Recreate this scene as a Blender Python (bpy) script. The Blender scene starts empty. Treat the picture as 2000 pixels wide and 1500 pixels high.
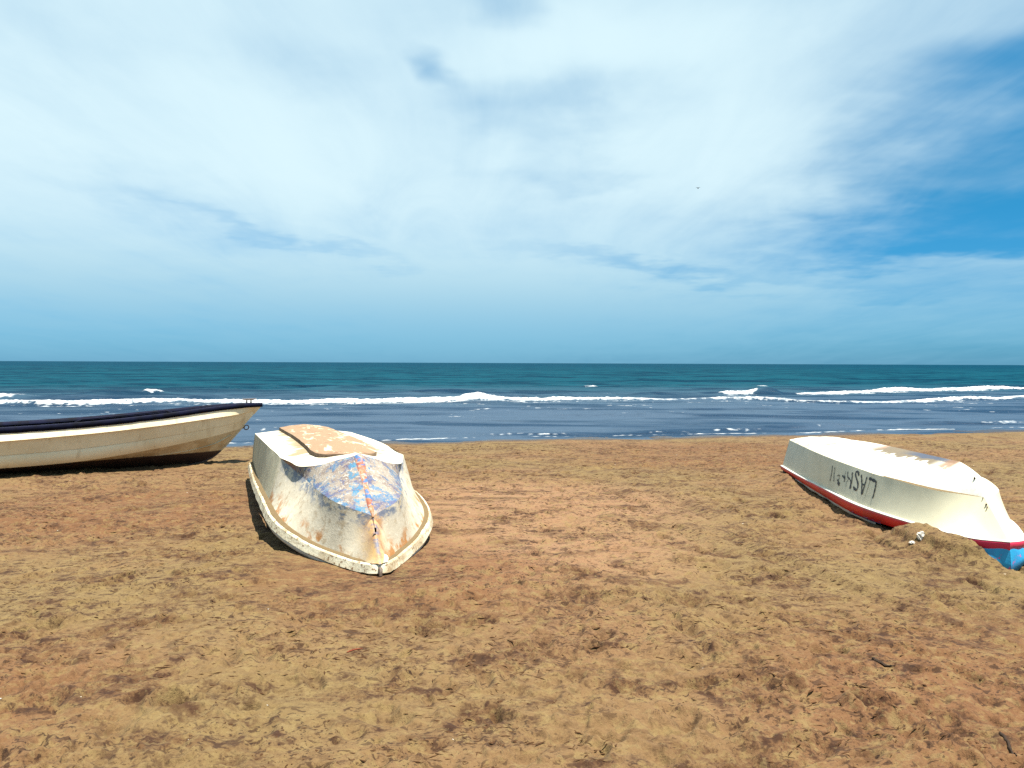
import bpy, bmesh, math, random
import numpy as np
from mathutils import Matrix, Vector

random.seed(7)
rng = np.random.default_rng(11)
scn = bpy.context.scene
COL = scn.collection
R = math.radians

# ------------------------------------------------------------------ camera
FPX, CX, CY = 1540.0, 1000.0, 750.0
cam_d = bpy.data.cameras.new('camera')
cam_d.sensor_width = 36.0
cam_d.lens = FPX / 2000.0 * 36.0
cam_d.clip_start = 0.05
cam_d.clip_end = 60000.0
cam = bpy.data.objects.new('camera', cam_d)
COL.objects.link(cam)
pitch, roll = math.atan((CY - 709) / FPX), R(0.229)
fwd = Vector((0, math.cos(pitch), -math.sin(pitch)))
up0 = Vector((0, math.sin(pitch), math.cos(pitch)))
rt0 = Vector((1, 0, 0))
rt = rt0 * math.cos(roll) + up0 * math.sin(roll)
up = up0 * math.cos(roll) - rt0 * math.sin(roll)
EYE = Vector((0, 0, 1.6))
M4 = Matrix((rt, up, -fwd)).transposed().to_4x4()
M4.translation = EYE
cam.matrix_world = M4
scn.camera = cam

# ------------------------------------------------------------------ exposure
scn.view_settings.view_transform = 'Standard'
scn.view_settings.look = 'None'
scn.view_settings.gamma = 1.0
scn.view_settings.exposure = 1.6
scn.cycles.use_denoising = False
scn.cycles.sample_clamp_indirect = 3.0
scn.cycles.max_bounces = 5
scn.cycles.diffuse_bounces = 3
scn.cycles.glossy_bounces = 3

# ------------------------------------------------------------------ node helpers
class NT:
    """small wrapper round a node tree: each method adds a node and returns its output socket"""
    def __init__(s, nt):
        s.nt = nt
        nt.nodes.clear()
    def _in(s, node, key, v):
        if v is None:
            return
        sk = node.inputs[key]
        if isinstance(v, bpy.types.NodeSocket):
            s.nt.links.new(v, sk)
        else:
            if isinstance(v, (tuple, list)) and len(v) == 3 and sk.type == 'RGBA':
                v = (*v, 1)
            sk.default_value = v
    def node(s, typ, ins=(), **props):
        n = s.nt.nodes.new(typ)
        for k, v in props.items():
            setattr(n, k, v)
        for k, v in dict(ins).items():
            s._in(n, k, v)
        return n
    def m(s, op, a, b=None, c=None, clamp=False):
        n = s.node('ShaderNodeMath', operation=op, use_clamp=clamp)
        for i, v in enumerate((a, b, c)):
            if v is not None:
                s._in(n, i, v)
        return n.outputs[0]
    def vm(s, op, a, b=None):
        n = s.node('ShaderNodeVectorMath', operation=op)
        s._in(n, 0, a)
        if b is not None:
            s._in(n, 1, b)
        return n.outputs[0]
    def mix(s, f, a, b, blend='MIX'):
        n = s.node('ShaderNodeMix', data_type='RGBA', blend_type=blend)
        n.clamp_factor = True
        s._in(n, 0, f); s._in(n, 6, a); s._in(n, 7, b)
        return n.outputs[2]
    def noise(s, vec, scale, detail=4, rough=0.55, dist=0.0, col=False):
        n = s.node('ShaderNodeTexNoise', {'Vector': vec, 'Scale': scale, 'Detail': detail, 'Roughness': rough, 'Distortion': dist})
        return n.outputs['Color' if col else 'Fac']
    def voro(s, vec, scale, feature='F1', out='Distance'):
        n = s.node('ShaderNodeTexVoronoi', {'Vector': vec, 'Scale': scale}, feature=feature)
        return n.outputs[out]
    def ss(s, v, lo, hi):
        n = s.node('ShaderNodeMapRange', {'Value': v, 'From Min': lo, 'From Max': hi}, interpolation_type='SMOOTHSTEP')
        return n.outputs[0]
    def ramp(s, v, stops):
        n = s.node('ShaderNodeValToRGB', {'Fac': v})
        cr = n.color_ramp
        while len(cr.elements) < len(stops):
            cr.elements.new(0.5)
        for e, (p, c) in zip(cr.elements, stops):
            e.position = p; e.color = (*c, 1)
        return n.outputs[0]
    def sep(s, v):
        return s.node('ShaderNodeSeparateXYZ', {0: v}).outputs
    def comb(s, x, y, z):
        return s.node('ShaderNodeCombineXYZ', {0: x, 1: y, 2: z}).outputs[0]
    def mapv(s, vec, scale=(1, 1, 1), rot=(0, 0, 0), loc=(0, 0, 0)):
        return s.node('ShaderNodeMapping', {'Vector': vec, 'Scale': scale, 'Rotation': rot, 'Location': loc}).outputs[0]
    def attr(s, name):
        return s.node('ShaderNodeAttribute', attribute_name=name).outputs['Fac']
    def tc(s, out='Object'):
        return s.node('ShaderNodeTexCoord').outputs[out]
    def bump(s, h, strength=0.5, dist=0.01, normal=None):
        n = s.node('ShaderNodeBump', {'Height': h, 'Strength': strength, 'Distance': dist})
        if normal is not None:
            s._in(n, 'Normal', normal)
        return n.outputs[0]
    def pbr(s, base, rough=0.6, normal=None, spec=0.5, alb=0.76, **kw):
        if alb != 1.0:
            base = s.mix(1.0, base, (alb, alb, alb), 'MULTIPLY')
        n = s.node('ShaderNodeBsdfPrincipled', {'Base Color': base, 'Roughness': rough, 'Specular IOR Level': spec})
        if normal is not None:
            s._in(n, 'Normal', normal)
        for k, v in kw.items():
            s._in(n, k, v)
        o = s.node('ShaderNodeOutputMaterial')
        s.nt.links.new(n.outputs[0], o.inputs[0])
        return n

def mat(name):
    m = bpy.data.materials.new(name)
    m.use_nodes = True
    return m, NT(m.node_tree)

# ------------------------------------------------------------------ sky and sun
SUN_DIR = Vector((0.22, -0.13, 0.967)).normalized()
sun_el = math.asin(SUN_DIR.z)
sun_az = math.atan2(SUN_DIR.x, SUN_DIR.y)

W = bpy.data.worlds.new('World')
scn.world = W
W.use_nodes = True
w = NT(W.node_tree)
SKY_GAIN = 0.0573
sky = w.node('ShaderNodeTexSky', sky_type='NISHITA', sun_disc=False, sun_elevation=sun_el, sun_rotation=sun_az,
             altitude=0.0, air_density=1.0, dust_density=0.6, ozone_density=2.0)
d = w.vm('NORMALIZE', w.tc('Generated'))
dx, dy, dz = w.sep(d)
az = w.m('ARCTAN2', dx, dy)
el = w.m('ARCSINE', dz)
# clear air: the physical sky, cooled to the teal of the photograph's white balance
clear = w.mix(1.0, sky.outputs[0], w.ramp(w.m('MULTIPLY', el, 1 / 1.5708),
              [(0.0, (0.13, 0.45, 0.90)), (0.06, (0.16, 0.52, 0.80)), (0.13, (0.10, 0.56, 0.75)), (0.30, (0.15, 0.84, 0.98)), (1.0, (0.19, 0.80, 0.95))]), 'MULTIPLY')
# cloud sheet coordinates: a flat layer far overhead, drawn out along the wind
zz = w.m('MAXIMUM', w.m('ADD', dz, 0.10), 0.02)
pl = w.comb(w.m('DIVIDE', dx, zz), w.m('DIVIDE', dy, zz), 0.0)
n_big = w.noise(w.mapv(pl, (0.75, 0.34, 1), (0, 0, R(-14)), (3.1, 1.7, 0)), 1.0, 6, 0.52, 0.6)
n_wis = w.noise(w.mapv(pl, (2.3, 0.62, 1), (0, 0, R(-12)), (7.3, 4.2, 0)), 1.0, 7, 0.58, 1.1)
n_fin = w.noise(w.mapv(pl, (4.2, 2.2, 1), (0, 0, R(20)), (1.3, 9.2, 0)), 1.0, 6, 0.6, 0.8)
warp = w.vm('SUBTRACT', w.noise(pl, 1.6, 4, 0.55, 0.0, True), (0.5, 0.5, 0.5))
wx, wy, _ = w.sep(warp)
azw = w.m('MULTIPLY_ADD', wx, 0.30, az)
elw = w.m('MULTIPLY_ADD', wy, 0.10, el)
azel = w.comb(azw, elw, 0.0)
def blob(px, py, sx, sy, tilt, amp):
    """one patch of thin or thick cloud at a compass bearing and height above the horizon"""
    a0 = math.atan((px - CX) / FPX)
    e0 = math.atan((709 - py) / FPX * math.cos(a0))
    v = w.node('ShaderNodeMapping', {'Vector': azel, 'Location': (a0, e0, 0), 'Rotation': (0, 0, R(tilt)), 'Scale': (sx / FPX, sy / FPX, 1)}, vector_type='TEXTURE').outputs[0]
    ln = w.node('ShaderNodeVectorMath', {0: v}, operation='LENGTH').outputs['Value']
    n_ = w.node('ShaderNodeMapRange', {'Value': ln, 'From Min': 1.75, 'From Max': 0.0, 'To Min': 0.0, 'To Max': amp}, interpolation_type='SMOOTHSTEP')
    return n_.outputs[0]
blobs = [(1950, 425, 340, 46, 2, -0.40), (2000, 270, 240, 120, 10, -0.45), (1980, 120, 190, 40, 0, -0.22),
         (1900, 488, 300, 22, 0, -0.42), (1560, 545, 300, 22, -4, -0.20), (1240, 522, 190, 14, -8, -0.24),
         (1090, 190, 170, 36, 4, -0.20), (1050, 275, 120, 50, 0, -0.20), (845, 130, 75, 24, -25, -0.36),
         (1095, 350, 120, 28, 8, -0.20), (330, 415, 190, 22, -13, -0.10), (620, 485, 240, 11, -11, -0.16), (120, 340, 240, 40, -5, -0.08),
         (560, 115, 150, 45, 0, -0.12), (980, 0, 90, 30, -10, -0.22), (500, 290, 520, 120, -4, 0.20),
         (1180, 85, 380, 75, 3, 0.26), (1280, 330, 260, 130, 8, 0.20), (1560, 260, 300, 140, 5, 0.16), (300, 560, 700, 60, 0, 0.18), (1050, 610, 520, 120, 0, 0.36)]
dens = w.m('MULTIPLY_ADD', n_big, 0.50, 0.36)
dens = w.m('MULTIPLY_ADD', w.m('SUBTRACT', n_wis, 0.5), 0.38, dens)
dens = w.m('MULTIPLY_ADD', w.m('SUBTRACT', n_fin, 0.5), 0.16, dens)
for b in blobs:
    dens = w.m('ADD', dens, blob(*b))
dens = w.m('MULTIPLY_ADD', w.m('MAXIMUM', w.m('MINIMUM', az, 0.6), -0.6), -0.22, dens)
cover = w.m('MULTIPLY', w.ss(dens, -0.10, 0.98), w.ss(el, -0.13, 0.11))
cloud_col = w.mix(w.ss(el, 0.0, 0.22), (0.27, 0.57, 0.76), (0.735, 0.945, 1.02))
clear = w.mix(w.ss(dx, -0.45, 0.75), clear, w.mix(1.0, clear, (0.66, 0.82, 0.84), 'MULTIPLY'))
clear_s = w.vm('MULTIPLY', clear, (SKY_GAIN,) * 3)
cloud_s = w.vm('MULTIPLY', cloud_col, (0.3255,) * 3)
tot = w.mix(cover, clear_s, cloud_s)
bg = w.node('ShaderNodeBackground', {'Color': tot, 'Strength': 1.0})
wo = w.node('ShaderNodeOutputWorld')
W.node_tree.links.new(bg.outputs[0], wo.inputs[0])

sl = bpy.data.lights.new('sun', 'SUN')
sl.energy = 5.0
sl.angle = R(0.55)
sl.color = (1.0, 0.93, 0.82)
so = bpy.data.objects.new('sun', sl)
COL.objects.link(so)
so.rotation_euler = (-SUN_DIR).to_track_quat('-Z', 'Y').to_euler()
so.location = (8, -6, 40)

# ------------------------------------------------------------------ numpy noise
PERM = rng.permutation(4096).astype(np.int64)
GA = rng.uniform(0, 2 * np.pi, 4096)
GX, GY = np.cos(GA), np.sin(GA)
def pn(x, y, seed=0):
    xi = np.floor(x).astype(np.int64); yi = np.floor(y).astype(np.int64)
    xf = x - xi; yf = y - yi
    def g(ix, iy, fx, fy):
        h = PERM[(PERM[(ix + seed * 57) & 4095] + iy) & 4095]
        return GX[h] * fx + GY[h] * fy
    u = xf * xf * xf * (xf * (xf * 6 - 15) + 10); v = yf * yf * yf * (yf * (yf * 6 - 15) + 10)
    a = g(xi, yi, xf, yf); b = g(xi + 1, yi, xf - 1, yf)
    c = g(xi, yi + 1, xf, yf - 1); e = g(xi + 1, yi + 1, xf - 1, yf - 1)
    return 1.5 * ((a * (1 - u) + b * u) * (1 - v) + (c * (1 - u) + e * u) * v)
def sstep(x, a, b):
    t = np.clip((x - a) / (b - a), 0, 1)
    return t * t * (3 - 2 * t)

# ------------------------------------------------------------------ object helpers
def link(o, parent=None):
    COL.objects.link(o)
    if parent is not None:
        o.parent = parent
    return o
def tag(o, label=None, cat=None, group=None, kind=None):
    if label: o['label'] = label
    if cat: o['category'] = cat
    if group: o['group'] = group
    if kind: o['kind'] = kind
    return o
def mesh_np(name, V, F, material=None, parent=None, smooth=True, attrs=None):
    """V (n,3), F (m,4) or (m,3) int arrays"""
    me = bpy.data.meshes.new(name)
    V = np.ascontiguousarray(V, dtype=np.float32); F = np.ascontiguousarray(F, dtype=np.int32)
    k = F.shape[1]
    me.vertices.add(len(V)); me.vertices.foreach_set('co', V.ravel())
    me.loops.add(F.size); me.loops.foreach_set('vertex_index', F.ravel())
    me.polygons.add(len(F))
    me.polygons.foreach_set('loop_start', np.arange(0, F.size, k, dtype=np.int32))
    me.polygons.foreach_set('loop_total', np.full(len(F), k, dtype=np.int32))
    me.polygons.foreach_set('use_smooth', np.full(len(F), smooth, dtype=bool))
    if attrs:
        for n, a in attrs.items():
            at = me.attributes.new(n, 'FLOAT', 'POINT')
            at.data.foreach_set('value', np.ascontiguousarray(a, dtype=np.float32).ravel())
    me.update(calc_edges=True)
    me.validate()
    if material: me.materials.append(material)
    return link(bpy.data.objects.new(name, me), parent)
def grid_faces(nr, nc, flip=False):
    i = np.arange(nr - 1)[:, None] * nc + np.arange(nc - 1)[None, :]
    f = np.stack([i, i + 1, i + nc + 1, i + nc], -1).reshape(-1, 4)
    return f[:, ::-1] if flip else f
class MB:
    """collects several grids / boxes / tubes into one mesh"""
    def __init__(s): s.V = []; s.F = []; s.n = 0; s.A = {}
    def grid(s, P, flip=False, **attrs):
        P = np.asarray(P, float); nr, nc = P.shape[:2]
        s.V.append(P.reshape(-1, 3)); s.F.append(grid_faces(nr, nc, flip) + s.n)
        for k, a in attrs.items(): s.A.setdefault(k, []).append(np.asarray(a, float).reshape(-1))
        s.n += nr * nc
        return s
    def tube(s, pts, r, k=8, closed=False):
        pts = np.asarray(pts, float); n = len(pts)
        rr = np.broadcast_to(np.asarray(r, float), (n,))
        T = np.gradient(pts, axis=0)
        if closed: T = np.roll(pts, -1, 0) - np.roll(pts, 1, 0)
        T /= np.linalg.norm(T, axis=1)[:, None] + 1e-9
        ref = np.array([0.13, 0.2, 0.97])
        A = np.cross(T, ref); A /= np.linalg.norm(A, axis=1)[:, None] + 1e-9
        B = np.cross(T, A)
        th = np.linspace(0, 2 * np.pi, k + 1)
        P = pts[:, None] + rr[:, None, None] * (A[:, None] * np.cos(th)[None, :, None] + B[:, None] * np.sin(th)[None, :, None])
        if closed: P = np.concatenate([P, P[:1]], 0)
        s.grid(P)
        if not closed:
            for e in (0, -1):
                s.grid(np.stack([np.repeat(pts[e][None], k + 1, 0), P[e]], 0), flip=(e == -1))
        return s
    def box(s, c, h, rot=None):
        c = np.asarray(c, float); h = np.asarray(h, float)
        v = np.array([[x, y, z] for x in (-1, 1) for y in (-1, 1) for z in (-1, 1)], float) * h
        if rot is not None: v = v @ np.asarray(rot).T
        f = np.array([[0, 1, 3, 2], [4, 6, 7, 5], [0, 4, 5, 1], [2, 3, 7, 6], [0, 2, 6, 4], [1, 5, 7, 3]])
        s.V.append(v + c); s.F.append(f + s.n); s.n += 8
        return s
    def build(s, name, material, parent=None, smooth=True):
        at = {k: np.concatenate(a) for k, a in s.A.items() if sum(map(len, a)) == s.n}
        return mesh_np(name, np.concatenate(s.V), np.concatenate(s.F), material, parent, smooth, at)

# ------------------------------------------------------------------ terrain function
SLOPE, S_TOP, SKEW, SEA_Z = 0.035, 6.0, 0.24, -0.588
def G(X, Y):
    s = Y - SKEW * X
    return -SLOPE * np.maximum(0, s - S_TOP)
def ground_pt(px, py):
    """a point on the beach plane, used only to lay out the scene"""
    r = fwd + rt * ((px - CX) / FPX) + up * ((CY - py) / FPX)
    z = 0.0
    for _ in range(60):
        t = (z - EYE.z) / r.z
        p = EYE + r * t
        z = 0.5 * z + 0.5 * float(G(p.x, p.y))
    return p

# boat poses: bow position on the sand, heading of the keel (bow to stern), heel
POSE_C = (-1.008, 6.006, -0.339, 0.007)
POSE_R = (4.004, 6.295, 0.154, -0.003)
POSE_L = (-4.948, 15.582, -2.139, -0.019)
def to_local(X, Y, pose):
    bx, by, yaw, _ = pose
    ux, uy = math.sin(yaw), math.cos(yaw)
    rx, ry = X - bx, Y - by
    return rx * ux + ry * uy, -rx * uy + ry * ux
def boat_root(name, pose):
    bx, by, yaw, _ = pose
    o = bpy.data.objects.new(name, None)
    o.empty_display_size = 0.3
    link(o)
    o.location = (bx, by, float(G(bx, by)))
    o.rotation_euler = (0, 0, math.pi / 2 - yaw)
    return o
def to_root(P, pose):
    """boat coordinates (x bow to stern, y abeam, z over the sand) -> root-local, following the beach slope and heel"""
    P = np.asarray(P, float)
    bx, by, yaw, rl = pose
    ux, uy = math.sin(yaw), math.cos(yaw)
    X = bx + P[..., 0] * ux - P[..., 1] * uy
    Y = by + P[..., 0] * uy + P[..., 1] * ux
    z = P[..., 2] + rl * P[..., 1] + G(X, Y) - float(G(bx, by))
    return np.stack([P[..., 0], P[..., 1], z], -1)

# ------------------------------------------------------------------ beach
def cr_spline(pts, n):
    pts = np.asarray(pts, float)
    if len(pts) == 2:
        t = np.linspace(0, 1, n)[:, None]
        return pts[0] * (1 - t) + pts[1] * t
    e = np.vstack([2 * pts[0] - pts[1], pts, 2 * pts[-1] - pts[-2]])
    out = []; m = len(pts) - 1
    for t in np.linspace(0, m, n):
        i = min(int(t), m - 1); f = t - i
        p0, p1, p2, p3 = e[i:i + 4]
        out.append(.5 * ((2 * p1) + (-p0 + p2) * f + (2 * p0 - 5 * p1 + 4 * p2 - p3) * f * f + (-p0 + 3 * p1 - 3 * p2 + p3) * f ** 3))
    return np.array(out)

def build_beach():
    yn = np.concatenate([[-160, -80, -30, -12, -5, -2, -0.5, 0.5, 1.2, 1.8],
                         np.geomspace(2.3, 28.5, 980), np.linspace(29.5, 60, 14)])
    an = np.concatenate([[-25, -9, -3, -1.5, -1.0, -0.8, -0.7], np.linspace(-0.63, 0.63, 960), [0.7, 0.8, 1.0, 1.5, 3, 9, 25]])
    Wd = np.maximum(yn, 0) + 2.5
    X = an[None, :] * Wd[:, None]
    Y = np.repeat(yn[:, None], len(an), 1)
    s = Y - SKEW * X
    Z = -SLOPE * np.maximum(0, s - S_TOP)
    Z = Z - 0.0 * Z
    Z += -0.06 * np.maximum(0, s - 23.6)                       # sea bed falls away faster
    near = 1 - sstep(s, 19.0, 22.0) * 0.9                      # smoother, washed sand by the water
    cell = np.maximum(Wd[:, None] * 1.26 / 960, np.gradient(yn)[:, None] * 0.7)
    H = np.zeros_like(X)
    H += 0.035 * pn(X * 0.35 + 3, Y * 0.35, 1) + 0.022 * pn(X * 0.9, Y * 0.9 + 9, 2)
    wx_ = X + 0.25 * pn(X * 1.3, Y * 1.3, 20); wy_ = Y + 0.25 * pn(X * 1.3 + 40, Y * 1.3, 21)
    patch = sstep(pn(X * 0.45, Y * 0.45 + 5, 9), -0.35, 0.45)  # some areas trodden, some smooth
    for lam, amp, sd in ((0.62, 0.030, 8), (0.38, 0.032, 3), (0.22, 0.024, 4), (0.12, 0.0125, 5), (0.062, 0.0070, 6), (0.033, 0.0042, 7)):
        vis = 1 - sstep(cell / lam, 0.22, 0.55)
        n1 = pn(wx_ / lam, wy_ / lam, sd)
        bil = 1 - 2 * np.abs(n1)
        H += amp * vis * (0.55 * n1 + 0.45 * bil) * (0.10 + 1.05 * patch) * near
    # footprints and scuffs: oval hollows with a pushed-up rim
    def pit(xc, yc, ang, ln, wd, dep, rim):
        rr = 2.2 * ln
        i0, i1 = np.searchsorted(yn, [yc - rr, yc + rr])
        if i1 - i0 < 2: return
        ww = max(yc, 0) + 2.5
        j0, j1 = np.searchsorted(an, [(xc - rr) / ww - 0.01, (xc + rr) / ww + 0.01])
        if j1 - j0 < 2: return
        x = X[i0:i1, j0:j1] - xc; y = Y[i0:i1, j0:j1] - yc
        c, s_ = math.cos(ang), math.sin(ang)
        u = (x * c + y * s_) / ln; v = (-x * s_ + y * c) / wd
        wob = 0.22 * pn((x + xc) * 9, (y + yc) * 9, 33)
        r = np.sqrt(u * u + v * v) + wob
        H[i0:i1, j0:j1] += -dep * (1 - sstep(r, 0.25, 1.05)) + rim * np.exp(-((r - 1.2) / 0.22) ** 2) * (0.6 + 0.6 * np.clip(u, -1, 1))
    for k in range(52):                                         # walking lines
        x0 = rng.uniform(-9, 10); y0 = rng.uniform(2.3, 18); a = rng.uniform(0, 2 * math.pi)
        for q in range(rng.integers(4, 14)):
            sd = 1 if q % 2 else -1
            px = x0 + math.cos(a) * 0.62 * q - math.sin(a) * 0.1 * sd
            py = y0 + math.sin(a) * 0.62 * q + math.cos(a) * 0.1 * sd
            if py < 2.3 or py > 20: continue
            dp = rng.uniform(0.026, 0.058)
            pit(px, py, a + 0.15 * sd, 0.15, 0.065, dp, dp * 0.4)
            pit(px + math.cos(a) * 0.09, py + math.sin(a) * 0.09, a, 0.07, 0.06, dp * 0.7, dp * 0.2)
            a += rng.normal(0, 0.12)
    for k in range(2600):                                       # scuffs and small hollows
        yc = 2.4 + 16 * rng.random() ** 1.6; xc = rng.uniform(-0.62, 0.62) * (yc + 2.5)
        ln = rng.uniform(0.03, 0.13)
        pit(xc, yc, rng.uniform(0, 6.28), ln, ln * rng.uniform(0.35, 0.8), rng.uniform(0.010, 0.036) * (ln / 0.1) ** 0.6, rng.uniform(0.003, 0.012))
    # crumbly lumps of damp crust
    for lam, amp, sd in ((0.04, 0.007, 63), (0.055, 0.009, 61), (0.09, 0.012, 62), (0.15, 0.014, 64)):
        vis = 1 - sstep(cell / lam, 0.25, 0.6)
        n1 = pn(X / lam, Y / lam, sd)
        H += amp * vis * sstep(n1, 0.34, 0.5) * sstep(pn(X * 1.1, Y * 1.1, sd + 3), 0.05, 0.4)
    # shallow drag marks and tyre ruts running up the beach
    for pts, wd, dp in (([(1150, 918), (1215, 965), (1300, 1020), (1420, 1090)], 0.10, 0.022), ([(1190, 915), (1260, 960), (1380, 1030), (1520, 1105)], 0.07, 0.018),
                        ([(1240, 925), (1330, 985), (1440, 1040)], 0.09, 0.020), ([(1500, 1085), (1750, 1190), (2010, 1290)], 0.09, 0.028), ([(1600, 1090), (1800, 1160), (2050, 1260)], 0.06, 0.018),
                        ([(1800, 868), (1900, 885), (2050, 915)], 0.12, 0.03), ([(1860, 880), (1960, 905), (2080, 930)], 0.12, 0.03), ([(1880, 900), (1960, 925), (2060, 950)], 0.10, 0.028), ([(1930, 925), (2010, 955), (2080, 990)], 0.12, 0.03)):
        L = cr_spline([ground_pt(*p)[:2] for p in pts], 60)
        o = np.argsort(L[:, 1]); L = L[o]
        m_ = (Y >= L[0, 1] - 0.1) & (Y <= L[-1, 1] + 0.1)
        xl = np.interp(Y[m_], L[:, 1], L[:, 0])
        dd = (X[m_] - xl + 0.03 * pn(X[m_] * 3, Y[m_] * 3, 44)) / wd
        fade = 0.55 + 0.6 * pn(X[m_] * 0.8, Y[m_] * 0.8, 45)
        H[m_] *= 1 - 0.7 * np.exp(-(dd / 2.2) ** 2)
        H[m_] += 1.5 * dp * fade * (-np.exp(-dd ** 2 * 1.4) + 0.55 * np.exp(-((np.abs(dd) - 1.5) / 0.5) ** 2))
    # sand lying against the boats
    x, y = to_local(X, Y, POSE_R)
    gy = np.interp(x, [0.0, 0.25, 0.65, 1.3, 2.2, 3.5, 5.0, 6.6], [0.05, 0.20, 0.364, 0.529, 0.631, 0.636, 0.647, 0.599])
    dyr = y - gy - 0.03
    prof = np.where(dyr > 0, np.exp(-(dyr / 0.30) ** 2), np.exp(-(dyr / 0.09) ** 2))
    along = np.exp(-(np.abs(x - 0.50) / 0.50) ** 4)
    hump = along * prof * (0.145 + 0.03 * pn(x * 2.4, y * 2.4, 70) + 0.02 * pn(x * 6, y * 6, 71))
    H = H * (1 - 0.8 * along * np.exp(-((dyr - 0.12) / 0.3) ** 2)) + hump
    lv = hump + 0.02 * pn(x * 5, y * 5, 72) + 0.012 * pn(x * 13, y * 13, 73)
    zone = np.exp(-(np.abs(x - 0.45) / 0.6) ** 4) * (dyr > 0.02)
    H += zone * (0.045 * sstep(lv, 0.070, 0.082) - 0.035 + 0.03 * sstep(lv, 0.030, 0.040)) * sstep(lv, 0.005, 0.03)
    H += zone * 0.010 * pn(x * 9, y * 9, 74) * sstep(lv, 0.01, 0.05) * (1 - sstep(lv, 0.08, 0.14))
    H += -0.04 * np.exp(-((x - 2.3) / 0.9) ** 2 - ((dyr - 0.05) / 0.16) ** 2)      # scooped below the lifted rail
    H += 0.075 * np.exp(-((x - 5.6) / 0.8) ** 2) * np.exp(-((dyr - 0.03) / 0.14) ** 2)
    H += -0.05 * np.exp(-((x + 0.05) / 0.28) ** 2 - ((y - 0.02) / 0.35) ** 2)
    x, y = to_local(X, Y, POSE_C)
    H *= 1 - 0.85 * np.exp(-((x - 0.2) / 0.7) ** 4 - (y / 0.8) ** 4)
    H += -0.035 * np.exp(-((x - 0.15) / 0.45) ** 2 - (y / 0.45) ** 2) + 0.010 * pn(x * 7, y * 7, 75) * np.exp(-((x + 0.1) / 0.3) ** 2 - (y / 0.3) ** 2)
    inside = np.exp(-(np.abs(x - 3.8) / 3.2) ** 6) * np.exp(-(np.abs(y) / 0.9) ** 6)
    H = H * (1 - 0.8 * inside)
    x, y = to_local(X, Y, POSE_L)
    H += 0.05 * np.exp(-(np.abs(x - 4.5) / 3.4) ** 6) * np.exp(-(y / 0.35) ** 2)
    Z = Z + H * (1 - sstep(s, 22.0, 23.5) * 0.8)
    P_ = np.stack([X, Y, Z], -1)
    keepz = P_
    return P_, yn, an, Wd
BP, BYN, BAN, BWD = build_beach()
def sand_z(x, y):
    i = int(np.clip(np.searchsorted(BYN, y), 1, len(BYN) - 1))
    ww = max(y, 0) + 2.5
    j = int(np.clip(np.searchsorted(BAN, x / ww), 1, len(BAN) - 1))
    return float(BP[i - 1:i + 1, j - 1:j + 1, 2].mean())

m_sand, n = mat('sand')
pos = n.node('ShaderNodeNewGeometry').outputs['Position']
px_, py_, pz_ = n.sep(pos)
wp = n.vm('ADD', pos, n.vm('MULTIPLY', n.noise(pos, 1.1, 3, 0.5, 0, True), (0.5, 0.5, 0)))
big = n.noise(n.mapv(wp, (0.28, 0.28, 0.0)), 1.0, 2, 0.55)
mid = n.noise(n.mapv(wp, (1.0, 1.5, 0.0), (0, 0, 0.2)), 1.5, 4, 0.62)
fine = n.noise(n.mapv(pos, (1, 1, 1)), 9.0, 3, 0.68)
vf = n.noise(n.mapv(pos, (1, 1, 1)), 60.0, 2, 0.7)
grain = n.noise(n.mapv(pos, (1, 1, 1)), 500.0, 1, 0.6)
c = n.mix(n.ss(big, 0.38, 0.62), (0.184, 0.122, 0.049), (0.198, 0.110, 0.050))
def damp(cx_, cy_, r_):
    u = n.m('DIVIDE', n.m('SUBTRACT', n.sep(wp)[0], cx_), r_); v = n.m('DIVIDE', n.m('SUBTRACT', n.sep(wp)[1], cy_), r_)
    return n.ss(n.m('ADD', n.m('MULTIPLY', u, u), n.m('MULTIPLY', v, v)), 1.6, 0.1)
c = n.mix(n.m('MULTIPLY', n.m('MAXIMUM', damp(0.0, 9.8, 2.6), damp(0.4, 7.2, 1.5)), 0.9), c, (0.290, 0.162, 0.086))
c = n.mix(n.m('MULTIPLY', n.m('MAXIMUM', damp(-4.5, 9.5, 2.2), n.m('MAXIMUM', damp(3.0, 3.9, 1.6), n.m('MAXIMUM', damp(-2.9, 3.5, 1.3), n.m('MAXIMUM', damp(-0.6, 6.2, 1.2), damp(5.0, 17.0, 4.0))))), 0.8), c, (0.165, 0.074, 0.030))
c = n.mix(n.m('MULTIPLY', n.ss(mid, 0.47, 0.68), 0.85), c, (0.105, 0.048, 0.018))
c = n.mix(n.m('MULTIPLY', n.ss(fine, 0.53, 0.64), n.ss(mid, 0.40, 0.58)), c, (0.050, 0.020, 0.008))  # fine dark speckle: relief shade put into the sand colour
far_s = n.noise(n.mapv(wp, (2.2, 3.0, 0), (0, 0, 0.15)), 1.6, 4, 0.7)
c = n.mix(n.m('MULTIPLY', n.ss(far_s, 0.54, 0.66), 0.6), c, (0.070, 0.031, 0.012))  # mid-scale dark streaks: shade of small far relief painted into the colour
c = n.mix(n.m('MULTIPLY', n.ss(fine, 0.50, 0.36), 0.5), c, (0.240, 0.172, 0.066))
c = n.mix(n.m('MULTIPLY', n.ss(vf, 0.54, 0.68), n.m('MULTIPLY_ADD', n.ss(mid, 0.42, 0.58), 0.65, 0.15)), c, (0.050, 0.021, 0.009))
c = n.mix(n.m('MULTIPLY', n.ss(vf, 0.44, 0.28), 0.35), c, (0.26, 0.19, 0.082))
c = n.mix(1.0, c, n.mix(grain, (0.70,) * 3, (1.30,) * 3), 'MULTIPLY')
tread = n.ss(n.noise(n.mapv(wp, (0.9, 1.1, 1)), 1.0, 3, 0.6), 0.36, 0.58)
k1 = n.noise(n.mapv(pos, (1.0, 1.25, 1)), 15.0, 3, 0.62, 0.6)
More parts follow.
